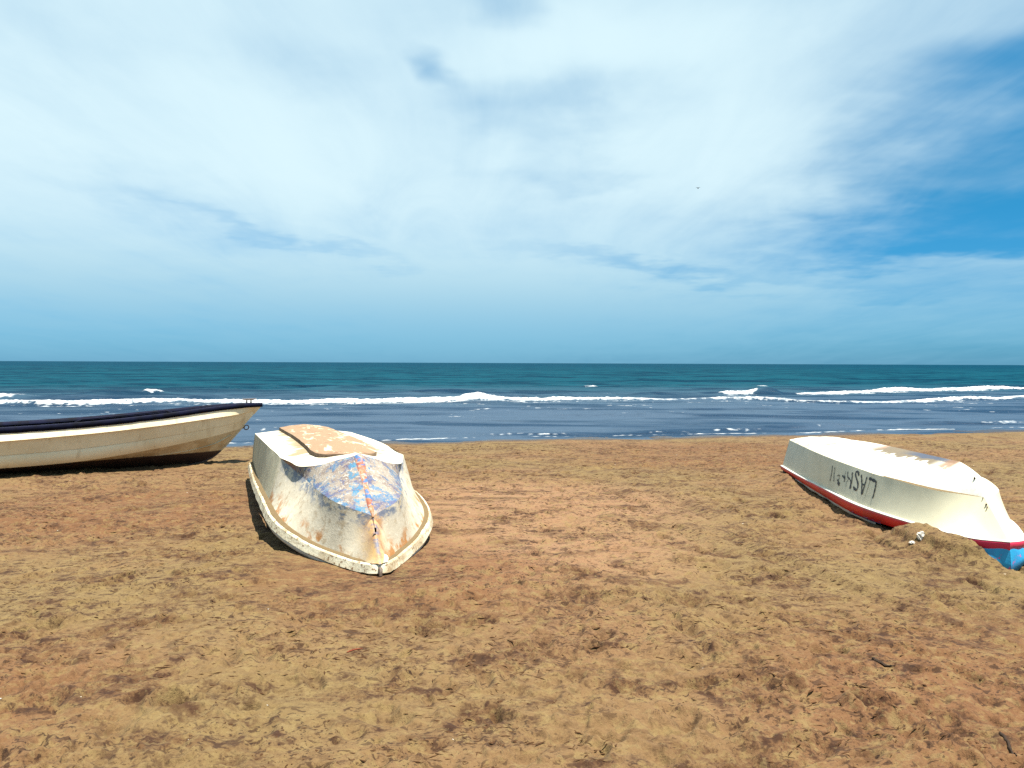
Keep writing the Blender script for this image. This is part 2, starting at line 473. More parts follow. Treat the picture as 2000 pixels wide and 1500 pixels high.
k2 = n.noise(n.mapv(pos, (1.0, 1.2, 1)), 37.0, 2, 0.6, 0.4)
c = n.mix(n.m('MULTIPLY', n.ss(k1, 0.575, 0.625), n.m('MULTIPLY_ADD', tread, 0.68, 0.16)), c, (0.046, 0.020, 0.008))  # crisp dark strokes: small shadows of the sand painted into its colour
c = n.mix(n.m('MULTIPLY', n.ss(k2, 0.60, 0.66), n.m('MULTIPLY_ADD', tread, 0.66, 0.14)), c, (0.026, 0.011, 0.005))  # finer strokes of the same painted shadow
c = n.mix(n.m('MULTIPLY', n.ss(k1, 0.42, 0.36), 0.35), c, (0.255, 0.185, 0.080))
specks = n.ss(n.voro(n.mapv(pos, (1, 1.3, 1)), 17.0), 0.16, 0.08)
specks = n.m('MULTIPLY', specks, n.ss(n.noise(n.mapv(pos, (1, 1, 0)), 1.9, 3), 0.46, 0.60))
c = n.mix(n.m('MULTIPLY', specks, 0.55), c, (0.030, 0.013, 0.006))
shoreS = n.m('ADD', n.m('MULTIPLY_ADD', px_, -SKEW, py_), n.m('MULTIPLY', n.noise(n.mapv(pos, (0.5, 0.5, 0)), 1.0, 4), 0.9))
wet = n.ss(shoreS, 21.2, 22.4)
c = n.mix(n.m('MULTIPLY', wet, 0.85), c, (0.040, 0.026, 0.022))
hb = n.m('ADD', n.m('MULTIPLY', n.noise(n.mapv(pos, (1, 1, 1)), 45.0, 3, 0.7), 1.0), n.m('MULTIPLY', grain, 0.18))
nb = n.bump(hb, 0.75, 0.012)
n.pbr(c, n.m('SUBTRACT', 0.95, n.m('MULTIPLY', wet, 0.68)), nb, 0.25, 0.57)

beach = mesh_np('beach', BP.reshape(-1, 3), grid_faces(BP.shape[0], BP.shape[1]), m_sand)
tag(beach, kind='structure')

# ------------------------------------------------------------------ sea
LINE_A = np.array([(-0.95, 36.5), (-0.65, 39.2), (-0.585, 38.4), (-0.487, 39.6), (-0.422, 41.8), (-0.325, 41.1), (-0.195, 42.0), (-0.097, 43.4), (-0.045, 46.2), (0.033, 44.4), (0.098, 45.9), (0.195, 45.0), (0.26, 45.9), (0.325, 45.5), (0.39, 44.5), (0.455, 46.0), (0.52, 46.9), (0.585, 49.2), (0.65, 51.8), (0.95, 60)])
LINE_C = np.array([(-0.2, 45), (0.013, 47.5), (0.085, 50.7), (0.195, 53.6), (0.286, 55.0), (0.351, 55.4), (0.422, 56.7), (0.468, 59.0), (0.52, 61.5), (0.585, 65.5), (0.65, 68.8), (0.95, 80)])
def build_sea():
    inv = np.concatenate([np.linspace(1 / 18.0, 1 / 36.0, 150)[:-1], np.linspace(1 / 36.0, 1 / 75.0, 240)[:-1], np.linspace(1 / 75.0, 1 / 1500.0, 170)])
    yn = np.concatenate([1 / inv, np.geomspace(1700, 45000, 14)])
    an = np.concatenate([[-6, -2.2, -1.3, -1.0, -0.85], np.linspace(-0.74, 0.74, 800), [0.85, 1.0, 1.3, 2.2, 6]])
    A = np.repeat(an[None], len(yn), 0)
    X = A * yn[:, None]; Y = np.repeat(yn[:, None], len(an), 1)
    s = Y - SKEW * X
    cell = np.maximum(np.gradient(yn)[:, None] * 0.45, yn[:, None] * 1.48 / 800)
    H = np.zeros_like(X)
    deep = sstep(s, 24, 60)
    for lx, ly, amp, sd in ((26, 9, 0.16, 1), (13, 4.6, 0.13, 2), (6.5, 2.3, 0.085, 3), (3.0, 1.1, 0.045, 4), (1.4, 0.55, 0.022, 5), (0.7, 0.3, 0.010, 6)):
        vis = 1 - sstep(cell / ly, 0.3, 0.9)
        q = X * SKEW
        n1 = pn(X / lx + sd * 7, (Y - q) / ly, sd + 80)
        crest = 1 - 2 * np.abs(n1)
        H += amp * vis * (0.6 * n1 + 0.4 * crest) * (0.20 + 0.80 * deep)
    foam = np.zeros_like(X)
    def breaker(line, hgt, wid, cov, sd, trail):
        nonlocal H, foam
        yl = np.interp(A, line[:, 0], line[:, 1]) + 0.5 * pn(X * 0.25, Y * 0.02, sd) + 0.22 * pn(X * 0.9, Y * 0.05, sd + 1)
        dd = Y - yl
        cv = np.interp(A, cov[:, 0], cov[:, 1]) + 0.22 * pn(X * 0.35, Y * 0.1, sd + 2)
        hh = hgt * (0.7 + 0.5 * pn(X * 0.3, 0 * Y + 3.3, sd + 3))
        ridge = np.where(dd < 0, np.exp(-(dd / (wid * 0.45)) ** 2), np.exp(-(dd / (wid * 1.6)) ** 2))
        H += hh * ridge
        rag = 0.5 * pn(X * 0.8, Y * 1.1, sd + 4) + 0.6 * pn(X * 2.6, Y * 2.2, sd + 5) + 0.6 * pn(X * 7, Y * 5, sd + 6)
        band = np.exp(-(np.maximum(dd, 0) / (trail * 0.55)) ** 2) * (dd >= 0) + np.exp(-(dd / (wid * 0.75)) ** 2) * (dd < 0)
        front = 0.55 * np.exp(-((dd + wid * 1.5) / (wid * 0.9)) ** 2)
        foam = np.maximum(foam, band * 1.25 * cv + rag * 0.5 * (band > 0.05) * cv - 0.10)
        foam = np.maximum(foam, front * cv + rag * 0.75 * front - 0.08)
    covA = np.array([(-0.95, 0.8), (-0.65, 0.75), (-0.5, 0.8), (-0.42, 0.75), (-0.3, 0.9), (-0.1, 1.15), (0.0, 1.05), (0.08, 0.75), (0.2, 0.62), (0.3, 0.62), (0.45, 0.55), (0.55, 0.72), (0.65, 0.8), (0.95, 0.7)])
    covC = np.array([(-0.2, -0.6), (0.02, -0.2), (0.07, 0.35), (0.11, 0.25), (0.15, 0.3), (0.22, 0.05), (0.26, 0.1), (0.275, 0.95), (0.305, 0.95), (0.318, 0.1), (0.355, 0.1), (0.37, 0.9), (0.45, 0.95), (0.6, 1.0), (0.95, 0.8)])
    breaker(LINE_A, 0.20, 0.9, covA, 201, 1.05)
    breaker(LINE_C, 0.26, 1.1, covC, 221, 1.6)
    # single small crests
    for a0, y0, la, hg, fo in ((-0.457, 49.7, 0.5, 0.16, 0.8), (-0.500, 49.0, 2.2, 0.24, 0.0), (-0.645, 45.2, 1.3, 0.18, 0.85), (0.325, 54.6, 0.9, 0.30, 0.0), (-0.2, 62, 5, 0.25, 0.0), (-0.085, 55, 3, 0.2, 0.0), (0.318, 68.7, 0.7, 0.25, 0.5), (-0.30, 64, 6, 0.22, 0.0), (0.10, 70, 0.8, 0.2, 0.6)):
        u = (X - a0 * y0) / la; v = Y - y0 - SKEW * (X - a0 * y0)
        e = np.exp(-u ** 4)
        H += hg * e * np.where(v < 0, np.exp(-(v / 0.5) ** 2), np.exp(-(v / 1.6) ** 2))
        if fo: foam = np.maximum(foam, fo * e * np.exp(-((v - 0.3) / 1.0) ** 2) + 0.3 * e * pn(X * 2, Y * 2, 300))
    # low wavelets running up the sand
    for a0, y0, la, hg, fo in ((0.381, 27.4, 2.2, 0.10, 0.25), (0.54, 29.3, 1.2, 0.09, 0.2), (0.20, 24.8, 1.0, 0.07, 0.35), (0.286, 25.6, 1.2, 0.07, 0.4), (-0.143, 22.9, 1.4, 0.05, 0.2), (0.02, 23.6, 1.6, 0.05, 0.4), (0.62, 29.6, 1.3, 0.08, 0.5),
                              (-0.195, 26.5, 2.2, 0.05, 0), (0.293, 37.7, 4, 0.06, 0), (-0.05, 29.0, 2.5, 0.045, 0), (0.12, 33, 3, 0.06, 0), (0.45, 36, 3, 0.06, 0), (-0.33, 25, 1.6, 0.05, 0.3)):
        u = (X - a0 * y0) / la; v = Y - y0 - SKEW * (X - a0 * y0) + 0.2 * pn(X * 0.8, Y * 0.8, 310)
        e = np.exp(-u ** 4)
        H += hg * e * np.where(v < 0, np.exp(-(v / 0.22) ** 2), np.exp(-(v / 0.9) ** 2))
        if fo: foam = np.maximum(foam, fo * e * np.exp(-((v + 0.1) / 0.3) ** 2) + 0.35 * e * np.exp(-(v / 0.6) ** 2) * pn(X * 4, Y * 4, 311))
    # lace of foam at the very edge
    edge = s - 22.75 - 0.35 * pn(X * 0.35, Y * 0.02, 320) - 0.12 * pn(X * 1.2, Y * 0.1, 321)
    foam = np.maximum(foam, (0.46 + 0.6 * pn(X * 0.5, Y * 0.1, 322) + 0.3 * pn(X * 5, Y * 5, 323)) * np.exp(-(edge / 0.16) ** 2))
    H += 0.02 * np.exp(-(edge / 0.4) ** 2)
    # thin left-over lace between the breakers and the sand
    lace = sstep(0.5 * pn(X * 0.25, Y * 0.5, 330) + 0.5 * pn(X * 1.1, Y * 2.0, 331) + 0.4 * pn(X * 3, Y * 5, 332), 0.34, 0.7)
    foam = np.maximum(foam, 0.55 * lace * sstep(s, 26, 32) * (1 - sstep(Y - np.interp(A, LINE_A[:, 0], LINE_A[:, 1]), -2, 0)))
    Z = SEA_Z + H
    return np.stack([X, Y, Z], -1), np.clip(foam, 0, 1.4), s
SP, FOAM, SS = build_sea()

m_sea, n = mat('sea_water')
pos = n.node('ShaderNodeNewGeometry').outputs['Position']
px_, py_, pz_ = n.sep(pos)
sd_ = n.m('MULTIPLY_ADD', px_, -SKEW, py_)
turb = n.noise(n.mapv(pos, (0.06, 0.16, 0)), 1.0, 4, 0.6)
far = n.ss(n.m('ADD', sd_, n.m('MULTIPLY', turb, 26.0)), 44.0, 92.0)
c = n.mix(far, (0.034, 0.058, 0.092), (0.0032, 0.039, 0.060))
c = n.mix(n.ss(sd_, 90.0, 700.0), c, (0.0022, 0.032, 0.056))
strk = n.m('ADD', n.m('MULTIPLY', n.noise(n.mapv(pos, (0.13, 0.42, 0), (0, 0, 0.2)), 1.0, 3, 0.65), 0.5), n.m('MULTIPLY', n.noise(n.mapv(pos, (0.035, 0.07, 0), (0, 0, 0.2)), 1.0, 4, 0.7), 0.5))
c = n.mix(n.ss(strk, 0.46, 0.57), c, n.mix(1.0, c, (0.25, 0.42, 0.55), 'MULTIPLY'))
fo = n.m('ADD', n.attr('foam'), n.m('MULTIPLY', n.m('SUBTRACT', n.noise(n.mapv(pos, (1, 1, 0)), 3.5, 6, 0.7), 0.5), 0.6))
fm = n.ss(fo, 0.36, 0.62)
c = n.mix(fm, c, (0.32, 0.36, 0.39))
b1 = n.noise(n.mapv(pos, (0.55, 1.5, 0), (0, 0, 0.2)), 1.0, 7, 0.62)
b2 = n.noise(n.mapv(pos, (0.035, 0.10, 0), (0, 0, 0.2)), 1.0, 6, 0.62)
nb = n.bump(b2, 1.0, 3.2)
nb = n.bump(b1, 0.85, 0.30, nb)
dif = n.node('ShaderNodeBsdfDiffuse', {'Color': c, 'Normal': nb}).outputs[0]
glo = n.node('ShaderNodeBsdfPrincipled', {'Base Color': c, 'Roughness': 0.3, 'Specular IOR Level': 0.12, 'IOR': 1.33, 'Normal': nb}).outputs[0]
fac = n.m('MULTIPLY', n.m('MULTIPLY_ADD', n.ss(sd_, 30, 95), -0.34, 0.52), n.m('SUBTRACT', 1.0, fm))
mx = n.node('ShaderNodeMixShader', {0: fac, 1: dif, 2: glo}).outputs[0]
ou = n.node('ShaderNodeOutputMaterial', {0: mx})
sea = mesh_np('sea', SP.reshape(-1, 3), grid_faces(SP.shape[0], SP.shape[1]), m_sea, attrs={'foam': FOAM.ravel()})
tag(sea, kind='structure')

m_foam, n = mat('sea_foam')
pos = n.node('ShaderNodeNewGeometry').outputs['Position']
f1 = n.noise(pos, 5.0, 6, 0.65)
dif = n.node('ShaderNodeBsdfDiffuse', {'Color': n.mix(n.ss(f1, 0.35, 0.65), (0.27, 0.31, 0.34, 1), (0.50, 0.52, 0.53, 1)), 'Normal': n.bump(f1, 0.9, 0.10)}).outputs[0]
tra = n.node('ShaderNodeBsdfTransparent').outputs[0]
al = n.ss(n.m('ADD', n.attr('froth'), n.m('MULTIPLY', n.m('SUBTRACT', n.noise(pos, 9.0, 4, 0.7), 0.5), 0.7)), 0.44, 0.80)
mx = n.node('ShaderNodeMixShader', {0: al, 1: tra, 2: dif}).outputs[0]
ou = n.node('ShaderNodeOutputMaterial', {0: mx})
def build_foam():
    """thick foam on the breaking crests: lumps standing on the water"""
    nr, nc = FOAM.shape
    X, Y = SP[..., 0], SP[..., 1]
    lump = 0.5 + 0.5 * pn(X * 2.3, Y * 2.0, 400) + 0.35 * pn(X * 6, Y * 5, 401)
    val = FOAM + 0.28 * pn(X * 5, Y * 4, 402)
    F = grid_faces(nr, nc)
    keep = (val.ravel()[F].max(1) > 0.42) & (Y.ravel()[F].max(1) < 120)
    F = F[keep]
    P = SP.copy()
    P[..., 2] += 0.010 + 0.075 * sstep(val, 0.60, 1.15) * np.clip(lump, 0, 1.3) * sstep(Y, 26, 38)
    used, invx = np.unique(F, return_inverse=True)
    return mesh_np('surf_foam', P.reshape(-1, 3)[used], invx.reshape(F.shape), m_foam, attrs={'froth': val.ravel()[used]})
foam_o = build_foam()
tag(foam_o, 'white surf foam along the breaking wave crests and the water edge', 'foam', kind='stuff')

# far headland, only its low tip in view on the right of the horizon
m_head, n = mat('headland')
n.pbr(n.mix(n.noise(n.tc('Object'), 0.002, 4), (0.03, 0.07, 0.11), (0.05, 0.10, 0.14)), 0.9)  # blue-grey tint puts the haze of distance into the colour
hx = np.linspace(0, 9000, 70); hy = np.linspace(-900, 900, 13)
hp = np.zeros((13, 70, 3))
hp[..., 0] = hx[None]; hp[..., 1] = hy[:, None]
hp[..., 2] = (190 * sstep(hx, 0, 4200) * (0.75 + 0.4 * pn(hx / 900, hx * 0, 500)))[None] * (1 - (hy / 900) ** 2)[:, None] - 4
head = mesh_np('headland', hp.reshape(-1, 3), grid_faces(13, 70), m_head)
head.location = (13600, 21500, 0)
tag(head, kind='structure')
# ------------------------------------------------------------------ boat lines
def line_x(pts, n=80):
    """a spline whose x grows from bow to stern; returns a sampler x -> (y, z)"""
    L = cr_spline(pts, n)
    return lambda x: np.stack([np.interp(x, L[:, 0], L[:, 1]), np.interp(x, L[:, 0], L[:, 2])], -1)
def join(a, b, n=60):
    A = cr_spline(a, n); B = cr_spline(b, n)
    L = np.vstack([A, B[1:]])
    return lambda x: np.stack([np.interp(x, L[:, 0], L[:, 1]), np.interp(x, L[:, 0], L[:, 2])], -1)
def mirror(P):
    Q = P.copy(); Q[..., 1] *= -1
    return Q

# ---- shared small materials
def paint_mat(name, base, rough=0.5, stain=(0.30, 0.22, 0.12), amt=0.35, spec=0.4, scale=3.0):
    m, n = mat(name)
    o = n.tc()
    f = n.noise(o, scale, 6, 0.65)
    g = n.noise(o, scale * 9, 4, 0.6)
    c = n.mix(n.m('MULTIPLY', n.ss(f, 0.48, 0.72), amt), base, stain)
    c = n.mix(n.m('MULTIPLY', n.ss(g, 0.60, 0.72), amt * 0.8), c, tuple(v * 0.55 for v in stain))
    n.pbr(c, n.m('MULTIPLY_ADD', f, 0.25, rough - 0.1), n.bump(g, 0.25, 0.01), spec)
    return m
m_metal = paint_mat('rusty_metal', (0.10, 0.07, 0.05), 0.55, (0.12, 0.04, 0.015), 0.8, 0.5, 30)
m_hole = paint_mat('dark_hole', (0.012, 0.010, 0.009), 0.9, (0.02, 0.015, 0.01), 0.5, 0.1, 20)
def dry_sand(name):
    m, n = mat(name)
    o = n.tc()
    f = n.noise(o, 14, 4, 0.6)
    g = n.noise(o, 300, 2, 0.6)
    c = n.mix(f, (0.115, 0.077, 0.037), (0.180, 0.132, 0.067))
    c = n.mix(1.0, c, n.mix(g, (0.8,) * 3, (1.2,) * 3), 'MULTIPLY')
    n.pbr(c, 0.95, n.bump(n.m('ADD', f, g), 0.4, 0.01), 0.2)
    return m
m_drift = dry_sand('drifted_sand')

def sweep(line, xs, prof, side, pose, bow_join=True, attrs=None):
    """carry a small section (outward, up) along a gunwale line"""
    yz = line(xs)
    t = np.gradient(np.stack([xs, yz[:, 0]], -1), axis=0)
    t /= np.linalg.norm(t, axis=1)[:, None] + 1e-9
    nx, ny = -t[:, 1], t[:, 0]                    # outward normal in plan
    if bow_join:
        w0 = np.clip((xs - xs[0]) / 0.12, 0, 1)
        ny = np.where(w0 < 1, ny * w0, ny); nx = np.where(w0 < 1, nx * w0 - (1 - w0), nx)
    P = np.zeros((len(xs), len(prof), 3))
    for k, (o, h) in enumerate(prof):
        oo = o(xs) if callable(o) else o
        hh = h(xs) if callable(h) else h
        P[:, k, 0] = xs + nx * oo
        P[:, k, 1] = np.maximum(yz[:, 0] + ny * oo, 0.0)
        P[:, k, 2] = yz[:, 1] + hh
    if side < 0: P = mirror(P)
    return to_root(P, pose)

def sweep_sharp(mb, line, xs, prof, side, pose, bow_join=True):
    P = sweep(line, xs, prof, side, pose, bow_join)
    for k in range(P.shape[1] - 1):
        mb.grid(P[:, k:k + 2], flip=(side > 0))

def strip(la, lb, xs, rows, pose, bulge=0.0, noise=0.004, seed=0, side=1):
    """hull surface between two lines at the same stations: (n, rows, 3) plus its (along, across) coordinates"""
    a, b = la(xs), lb(xs)
    f = np.linspace(0, 1, rows)
    yz = a[:, None] * (1 - f)[None, :, None] + b[:, None] * f[None, :, None]
    d = b - a
    nrm = np.stack([-d[:, 1], d[:, 0]], -1)
    nrm /= np.linalg.norm(nrm, axis=1)[:, None] + 1e-6
    bl = bulge(xs) if callable(bulge) else bulge
    yz = yz + nrm[:, None] * (np.asarray(bl).reshape(-1, 1, 1) * (4 * f * (1 - f))[None, :, None])
    P = np.zeros((len(xs), rows, 3))
    P[..., 0] = xs[:, None]; P[..., 1:] = yz
    if noise:
        q = noise * (pn(P[..., 0] * 2.1 + seed, P[..., 1] * 2.1 + P[..., 2] * 1.7, 600 + seed) + 0.5 * pn(P[..., 0] * 6, P[..., 1] * 6 + P[..., 2] * 5, 601 + seed))
        q = q * (np.sin(np.pi * f)[None] ** 0.5)
        P[..., 1] += q * nrm[:, None, 0]; P[..., 2] += q * nrm[:, None, 1]
    P[..., 1] = np.maximum(P[..., 1], 0)
    S = np.repeat(xs[:, None], rows, 1); A = np.repeat(f[None], len(xs), 0)
    if side < 0: P = mirror(P)
    return to_root(P, pose), S, A
def hull_part(name, la, lb, xs, rows, pose, material, parent, **kw):
    mb = MB()
    for sd in (1, -1):
        P, S, A = strip(la, lb, xs, rows, pose, side=sd, **kw)
        mb.grid(P, flip=(sd < 0), st=S, ac=A)
    return mb.build(name, material, parent)

# ================================================================== the weathered overturned boat in the middle
PC = POSE_C
Lg_ = np.vstack([[[0.006, 0.0, 0.066], [0.010, 0.030, 0.066], [0.016, 0.050, 0.066]], cr_spline([[0.030, 0.066, 0.065], [0.246, 0.180, 0.058], [0.725, 0.474, 0.119], [1.3, 0.709, 0.228], [2.195, 0.790, 0.318], [3.501, 0.815, 0.306], [5.0, 0.826, 0.272], [6.954, 0.828, 0.278]], 80)])
g_c = lambda x: np.stack([np.interp(x, Lg_[:, 0], Lg_[:, 1]), np.interp(x, Lg_[:, 0], Lg_[:, 2])], -1)
stem_c = [[0.008, 0, 0.066], [0.320, 0, 0.388], [0.690, 0, 0.598], [1.050, 0, 0.826]]
cf_c = [[0.320, 0, 0.388], [0.645, 0.285, 0.484], [1.540, 0.460, 0.600], [2.136, 0.619, 0.728]]
ca_c = [[2.136, 0.619, 0.728], [4.003, 0.688, 0.752], [6.954, 0.743, 0.730]]
chine_c = join(cf_c, ca_c)
Lc_ = cr_spline(stem_c, 80)
keel_c = lambda x: np.stack([0 * x, np.where(x < 1.05, np.interp(x, Lc_[:, 0], Lc_[:, 2]), 0.82)], -1)
up_c = lambda x: np.where((x < 0.320)[:, None], keel_c(x), chine_c(x))
gin_c = lambda x: np.stack([np.maximum(g_c(x)[:, 0] - 0.055 * np.clip(x / 0.2, 0, 1), 0), g_c(x)[:, 1] + 0.004], -1)

boat_c = boat_root('overturned_boat', PC)
tag(boat_c, 'weathered overturned fishing boat with flaking blue and orange paint, bow towards the viewer', 'boat')

# topside gelcoat: bare, chalky, stained
m_ctop, n = mat('weathered_gelcoat')
o = n.tc(); ox, oy, oz = n.sep(o)
st, ac = n.attr('st'), n.attr('ac')
f1 = n.noise(o, 2.2, 5, 0.62); f2 = n.noise(o, 11, 5, 0.65); f3 = n.noise(n.mapv(o, (14, 14, 3)), 1.0, 4, 0.6)
aged = n.ss(n.m('ADD', st, n.m('MULTIPLY', f2, 0.3)), 2.36, 2.16)       # forward of the shoulder the paint is gone
clean = n.mix(n.ss(f1, 0.42, 0.68), (0.50, 0.46, 0.32), (0.41, 0.37, 0.26))
clean = n.mix(n.m('MULTIPLY', n.ss(f3, 0.52, 0.72), 0.5), clean, (0.24, 0.20, 0.13))
worn = n.mix(n.ss(f1, 0.40, 0.66), (0.56, 0.51, 0.40), (0.43, 0.385, 0.295))
worn = n.mix(n.m('MULTIPLY', n.ss(f2, 0.52, 0.66), 0.6), worn, (0.30, 0.22, 0.12))
worn = n.mix(n.m('MULTIPLY', n.ss(n.noise(o, 27, 4, 0.7), 0.55, 0.66), 0.6), worn, (0.60, 0.57, 0.48))
worn = n.mix(n.m('MULTIPLY', n.ss(n.noise(o, 5, 4, 0.6), 0.50, 0.62), n.ss(ac, 0.50, 0.10)), worn, (0.36, 0.17, 0.055))
rust = n.m('MULTIPLY', n.ss(n.m('ABSOLUTE', n.m('ADD', oy, n.m('MULTIPLY', n.m('SUBTRACT', f2, 0.5), 0.16))), 0.16, 0.0), n.ss(st, 0.62, 0.28))
worn = n.mix(n.m('MULTIPLY', rust, 0.85), worn, n.mix(n.ss(f2, 0.4, 0.6), (0.50, 0.30, 0.09), (0.36, 0.16, 0.05)))
blueb = n.m('MULTIPLY', n.ss(n.m('ADD', ac, n.m('MULTIPLY', n.m('SUBTRACT', f2, 0.5), 0.7)), 0.62, 0.95), n.ss(n.noise(n.mapv(o, (9, 9, 14)), 1, 4, 0.7), 0.44, 0.56))
worn = n.mix(n.m('MULTIPLY', n.m('MULTIPLY', blueb, 0.75), n.ss(st, 2.2, 1.9)), worn, n.mix(f1, (0.02, 0.12, 0.24), (0.06, 0.08, 0.18)))
c = n.mix(aged, clean, worn)
n.pbr(c, 0.62, n.bump(n.m('ADD', f2, n.m('MULTIPLY', n.noise(o, 60, 3, 0.7), 0.4)), 0.35, 0.012), 0.35)

# fore bottom: layers of blue, red and white antifouling flaking off
m_cfore, n = mat('flaking_bottom_paint')
o = n.tc(); ox, oy, oz = n.sep(o)
st, ac = n.attr('st'), n.attr('ac')
f1 = n.noise(o, 4.5, 5, 0.65, 0.3); f2 = n.noise(o, 17, 5, 0.7, 0.4); f3 = n.noise(o, 52, 4, 0.75); f4 = n.noise(n.mapv(o, (1, 1, 1), (0, 0, 0), (5, 2, 1)), 6.5, 4, 0.6)
c = n.mix(n.ss(f1, 0.40, 0.62), (0.29, 0.25, 0.205), (0.175, 0.137, 0.118))
c = n.mix(n.m('MULTIPLY', n.ss(n.m('ADD', f3, n.m('MULTIPLY', f2, 0.5)), 0.78, 0.84), 0.85), c, (0.55, 0.53, 0.46))
c = n.mix(n.m('MULTIPLY', n.ss(f3, 0.55, 0.62), 0.6), c, (0.13, 0.12, 0.15))
blu = n.m('MULTIPLY', n.ss(n.m('ADD', f2, f4), 1.02, 1.08), n.ss(st, 0.93, 0.80))
c = n.mix(n.m('MULTIPLY', blu, n.m('MULTIPLY_ADD', n.ss(f3, 0.42, 0.58), 0.5, 0.42)), c, n.mix(n.ss(f1, 0.42, 0.55), (0.010, 0.12, 0.26), (0.035, 0.055, 0.16)))
red = n.m('MULTIPLY', n.ss(n.noise(o, 13, 5, 0.75), 0.60, 0.66), n.ss(n.noise(o, 3.1, 2), 0.45, 0.6))
c = n.mix(n.m('MULTIPLY', red, 0.8), c, (0.24, 0.065, 0.045))
brn = n.ss(n.m('ADD', st, n.m('MULTIPLY', n.m('SUBTRACT', f2, 0.5), 0.3)), 0.74, 0.82)
c = n.mix(n.m('MULTIPLY', brn, 0.9), c, n.mix(n.ss(f2, 0.4, 0.6), (0.30, 0.13, 0.06), (0.36, 0.22, 0.12)))
band = n.m('MULTIPLY', n.ss(n.m('ADD', ac, n.m('MULTIPLY', n.m('SUBTRACT', f2, 0.5), 0.55)), 0.22, 0.08), n.ss(n.noise(o, 12, 4, 0.75), 0.46, 0.53))
c = n.mix(n.m('MULTIPLY', band, 0.85), c, n.mix(n.ss(f4, 0.42, 0.58), (0.02, 0.13, 0.26), (0.07, 0.085, 0.19)))
sten = n.m('MULTIPLY', n.ss(n.m('ABSOLUTE', n.m('ADD', n.m('SUBTRACT', oy, 0.075), n.m('MULTIPLY', n.m('SUBTRACT', f2, 0.5), 0.14))), 0.05, 0.03), n.ss(n.noise(o, 11, 4, 0.65), 0.47, 0.53))
c = n.mix(n.m('MULTIPLY', sten, n.m('MULTIPLY_ADD', n.ss(f3, 0.42, 0.60), 0.5, 0.45)), c, (0.008, 0.17, 0.32))
rst = n.m('MULTIPLY', n.ss(n.m('ADD', oz, n.m('MULTIPLY', f2, 0.10)), 0.80, 0.87), n.ss(n.m('ABSOLUTE', oy), 0.20, 0.06))
c = n.mix(n.m('MULTIPLY', rst, 0.8), c, (0.36, 0.13, 0.06))
n.pbr(c, 0.7, n.bump(n.m('ADD', f2, n.m('MULTIPLY', f3, 0.8)), 0.6, 0.016), 0.3)

# aft bottom: white, with blown sand lying on it
m_cbot, n = mat('white_bottom_with_sand')
o = n.tc(); ox, oy, oz = n.sep(o)
st, ac = n.attr('st'), n.attr('ac')
f1 = n.noise(n.mapv(o, (1.2, 3.5, 2)), 1.6, 5, 0.65); f2 = n.noise(o, 20, 4, 0.7); f5 = n.noise(n.mapv(o, (9, 1.6, 1)), 1.0, 4, 0.6)
c = n.mix(n.ss(f2, 0.45, 0.7), (0.66, 0.62, 0.49), (0.48, 0.43, 0.31))
sandm = n.ss(n.m('ADD', n.m('MULTIPLY', n.m('SUBTRACT', f5, 0.5), 0.8), n.m('MULTIPLY', n.m('SUBTRACT', ac, 0.36), 0.7)), 0.0, 0.06)
c = n.mix(n.m('MULTIPLY', sandm, n.ss(st, 1.9, 2.3)), c, n.mix(f2, (0.26, 0.19, 0.10), (0.34, 0.26, 0.15)))
c = n.mix(n.m('MULTIPLY', n.ss(n.noise(n.mapv(o, (5, 2.2, 1), (0, 0, 0.4)), 2.0, 3, 0.6), 0.66, 0.70), 0.8), c, (0.16, 0.11, 0.06))
n.pbr(c, 0.55, n.bump(f2, 0.3, 0.01), 0.4)

xs_f = np.concatenate([np.linspace(0.008, 0.320, 12)[:-1], np.linspace(0.320, 2.136, 44)])
xs_a = np.linspace(2.136, 6.954, 40)
mb = MB()
for sd in (1, -1):
    for xs, sdd in ((xs_f, 1), (xs_a, 2)):
        bl = (lambda x: 0.012 * np.clip((x - 0.1) / 0.5, 0, 1) * np.clip((2.3 - x) / 0.9, 0, 1)) if sdd == 1 else 0.0
        P, S, A = strip(gin_c, up_c, xs, 12, PC, bulge=bl, noise=0.006, seed=sdd, side=sd)
        mb.grid(P, flip=(sd < 0), st=S, ac=A)
hull_c = mb.build('hull_side', m_ctop, boat_c)
xs = np.linspace(0.008, 0.335, 16)
P, S, A = strip(gin_c, lambda x: np.stack([0 * x, np.interp(x, Lc_[:, 0], Lc_[:, 2])], -1), xs, 10, PC, noise=0.003, seed=6)
P[..., 0] -= 0.012 * A; P[..., 1] += 0.004
Q = np.concatenate([P, mirror(P)[:, ::-1][:, 1:]], 1)
Q[:, 9, 1] = 0.0
ker = np.array([0.25, 0.5, 0.25])
for _ in range(3):
    Q[:, 6:13] = np.stack([sum(ker[j] * Q[:, i + j - 1] for j in range(3)) for i in range(6, 13)], 1)
Q[..., 0] -= 0.010
mb = MB(); mb.grid(Q, st=np.concatenate([S, S[:, ::-1][:, 1:]], 1), ac=np.concatenate([A, A[:, ::-1][:, 1:]], 1))
mb.build('stem_face', m_ctop, boat_c)
RIDGE = cr_spline([[1.050, 0, 0.826], [1.17, 0.15, 0.780], [1.33, 0.32, 0.719], [1.55, 0.475, 0.690], [1.80, 0.547, 0.714], [2.136, 0.619, 0.728]], 26)
STEM_UP = cr_spline(stem_c[1:], 15)
QL = np.vstack([STEM_UP, RIDGE[1:]])                      # stem up to the keel, then out along the ridge
CL = cr_spline(cf_c, 80)
tq = np.concatenate([[0], np.cumsum(np.linalg.norm(np.diff(QL, axis=0), axis=1))]); tq /= tq[-1]
tc_ = np.concatenate([[0], np.cumsum(np.linalg.norm(np.diff(CL, axis=0), axis=1))]); tc_ /= tc_[-1]
